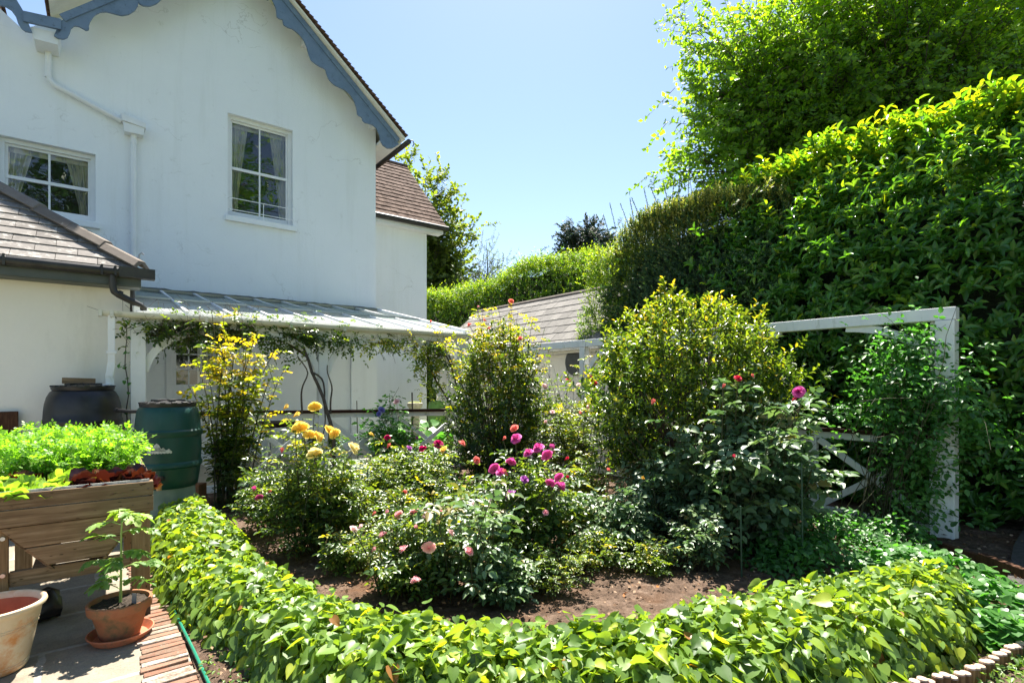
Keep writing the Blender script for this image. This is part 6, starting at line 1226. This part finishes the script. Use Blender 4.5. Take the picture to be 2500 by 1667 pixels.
sp = np.array([px_d(x, y, d) for x, y, d in [(1535, 505, 9.6), (1560, 480, 9.5), (1548, 495, 9.5), (1585, 470, 9.3), (1610, 462, 9.2), (1630, 440, 9.0), (1655, 430, 8.9), (1490, 535, 9.9), (1505, 520, 9.8), (1640, 445, 9.0), (1680, 425, 8.8), (1470, 560, 10)]]); sp[:, 2] -= .35
sdir = unit(rng.normal(0, .22, (len(sp), 3)) + [-.12, 0, 1]); sl = rng.uniform(.3, .62, len(sp)); q_, d_, n_, t_ = shoots(sp, sdir, sl, 34, along=.8)
leaf_mesh('foliage', q_, d_, n_, .034, .5, .3, 'flat', L['yew'], yw); stem_mesh('branches', [(np.stack([sp, sp + sdir * sl[:, None]], 1), np.full((len(sp), 2), .005))], M['bark'], yw, 3)
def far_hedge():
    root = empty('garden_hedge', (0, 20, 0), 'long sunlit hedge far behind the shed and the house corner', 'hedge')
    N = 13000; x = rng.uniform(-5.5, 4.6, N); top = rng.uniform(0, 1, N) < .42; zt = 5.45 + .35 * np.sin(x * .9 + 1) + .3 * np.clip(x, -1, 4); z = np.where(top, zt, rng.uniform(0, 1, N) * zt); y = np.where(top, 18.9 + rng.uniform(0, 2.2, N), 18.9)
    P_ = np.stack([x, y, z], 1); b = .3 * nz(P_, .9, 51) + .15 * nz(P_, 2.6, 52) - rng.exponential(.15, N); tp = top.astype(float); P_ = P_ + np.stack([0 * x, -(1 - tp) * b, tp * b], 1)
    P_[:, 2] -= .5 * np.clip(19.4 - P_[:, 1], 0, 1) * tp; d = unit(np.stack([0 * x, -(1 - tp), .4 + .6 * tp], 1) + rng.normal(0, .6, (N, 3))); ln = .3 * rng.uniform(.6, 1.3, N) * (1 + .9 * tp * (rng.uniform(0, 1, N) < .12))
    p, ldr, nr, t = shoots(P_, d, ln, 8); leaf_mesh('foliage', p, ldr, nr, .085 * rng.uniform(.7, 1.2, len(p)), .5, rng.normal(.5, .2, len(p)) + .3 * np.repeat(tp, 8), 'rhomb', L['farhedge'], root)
    mb = MB(); xs = np.linspace(-5.2, 4.3, 40); zs = 5.45 + .35 * np.sin(xs * .9 + 1) + .3 * np.clip(xs, -1, 4) - .38 + .1 * np.sin(xs * 5)
    mb.add([(x, y_, z_) for x, zt in zip(xs, zs) for (y_, z_) in ((19.3, 0), (19.35, zt * .85), (19.8, zt), (21.2, zt), (21.2, 0))], [(5 * k + j, 5 * k + 5 + j, 5 * k + 6 + j, 5 * k + 1 + j) for k in range(39) for j in range(4)]); mb.build('light_block_core', M['hcore'], root)  # added dark core behind the leaves, keeps light from showing through
far_hedge()
def tree(name, label, trunk, crown, radii, ncl, per, leaf, lm, tint, tmpl='rhomb', spread=.5, seed=0, lw=.6, tr_r=.2, tw=6, shell=.55, droop=.0, extra=(), topb=.25, cat='tree', flat=1.0):
    trunk, crown, radii = np.array(trunk, float), np.array(crown, float), np.array(radii, float); root = empty(name, trunk, label, cat)
    d = unit(rng.normal(0, 1, (ncl, 3))); q = rng.uniform(shell, 1, ncl) ** .7 * (1 + .18 * nz(d * 2, 1.6, seed)); C = crown + d * q[:, None] * radii
    if len(extra): C = np.concatenate([C, np.array([e for e in extra])]); d = unit(C - crown)
    n_ = len(C); b0 = trunk + (crown - trunk) * rng.uniform(.35, .95, (n_, 1)); c = b0 * .5 + C * .5 + np.array([0, 0, .1]) * np.linalg.norm(C - b0, axis=1)[:, None]
    Pb = bez(b0, c, C, 8); Rb = np.linspace(min(tr_r * .28, .035), .008, 8)[None] * np.ones((n_, 1)); tk = bez(trunk[None] - [0, 0, .1], (trunk + crown)[None] / 2 + rng.normal(0, .2, (1, 3)), crown[None] + [0, 0, radii[2] * .6], 12)
    tko = stem_mesh('trunk', [(tk, np.linspace(tr_r, tr_r * .2, 12)[None])], M['bark'], root, 8); stem_mesh('branches', [(Pb, Rb)], M['bark'], root, 5)
    # leafy twigs around every branch end
    T_ = n_ * tw; ci = np.repeat(np.arange(n_), tw); kk = rng.integers(4, 8, T_); sb = Pb[ci, kk] + rng.normal(0, spread * .45, (T_, 3)) * [1, 1, .6]; dd = unit(d[ci] * .8 + rng.normal(0, .7, (T_, 3)) + np.array([0, 0, .1 - droop])); ln = spread * rng.uniform(.7, 1.5, T_)
    p, ldr, nr, t = shoots(sb, dd, ln, per, planar=True, up=.05 - droop * .3); hz = (p[:, 2] - (crown[2] - radii[2])) / (2 * radii[2])
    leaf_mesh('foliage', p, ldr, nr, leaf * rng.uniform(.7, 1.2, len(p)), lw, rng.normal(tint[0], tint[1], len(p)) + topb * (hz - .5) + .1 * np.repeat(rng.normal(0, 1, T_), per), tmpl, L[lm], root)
    stem_mesh('twigs', [(np.stack([sb, sb + dd * ln[:, None] * .5, sb + dd * ln[:, None]], 1), np.tile([.008, .005, .002], (T_, 1)))], M['bark'], root, 3)
    return root
ex = [px_d(x, y, d) for x, y, d in [(1700, 430, 11), (1740, 450, 11), (1760, 420, 11.2), (1690, 445, 10.8), (1660, 420, 11), (1690, 385, 11), (1715, 335, 11.2), (1735, 300, 11.3), (1765, 240, 11.4), (1750, 260, 11.2), (1795, 185, 11.5), (1785, 165, 11.3), (1825, 130, 11.6), (1855, 95, 11.6), (1885, 60, 11.8), (1900, 20, 12), (1680, 370, 11), (1720, 330, 11), (1770, 280, 11.4), (1810, 220, 11.5), (1850, 160, 11.6), (1780, 350, 11), (1850, 300, 11.4)] + [(rng.uniform(1680, 2050), rng.uniform(60, 400), rng.uniform(10.9, 12)) for _ in range(60)]]
ex = [e for e in ex if e[2] > 1.65 + (HY - (430 - ((e[0] / e[1] * F + CX) - 1600) * .75)) / F * e[1] - 2.2]
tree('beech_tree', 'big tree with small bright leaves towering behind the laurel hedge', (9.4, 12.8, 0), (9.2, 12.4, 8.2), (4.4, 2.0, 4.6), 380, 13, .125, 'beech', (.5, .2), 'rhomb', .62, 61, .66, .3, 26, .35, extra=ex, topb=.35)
tree('ash_tree', 'pale yellow-green tree rising behind the rear wing of the house', (-4.4, 27, 0), (-4.7, 27, 7.0), (2.6, 2.2, 5.4), 190, 12, .24, 'fartree', (.55, .2), 'rhomb', .75, 63, .66, .3, 16, .3, extra=[px_d(x, y, 27) for x, y in [(985, 410), (1000, 400), (965, 385), (1070, 440), (1080, 450), (1105, 470), (1140, 520), (1155, 560), (1145, 590)]])
tree('willow_shrub', 'wispy grey-green small tree between the ash tree and the pine', (-1.0, 25, 0), (-1.15, 25, 5.9), (1.3, 1.0, 2.0), 60, 14, .11, 'olive', (.5, .2), 'rhomb', .55, 65, .4, .12, 9, .3, extra=[px_d(1188, 592, 25), px_d(1190, 610, 25), px_d(1230, 630, 25), px_d(1180, 620, 25)])
tree('pine_tree', 'distant dark pine with a flattened crown above the yew hedge', (6.2, 44, 0), (6.0, 44, 13.2), (2.9, 2.2, 1.7), 90, 16, .26, 'pine', (.45, .2), 'rhomb', .6, 67, .4, .4, 12, .3, extra=[px_d(x, y, 44) for x, y in [(1470, 545), (1450, 540), (1420, 560), (1400, 580), (1380, 595), (1365, 610), (1500, 560)]])
# tree behind the viewer, seen only mirrored in the window panes
tree('oak_tree', 'broad tree at the right of the garden behind the viewer, mirrored in the house windows', (12, -10, 0), (11, -9.5, 14), (9.5, 6.5, 8.5), 300, 14, .26, 'laurel', (.3, .2), 'rhomb', 1.3, 71, .65, .5, 10, .3)
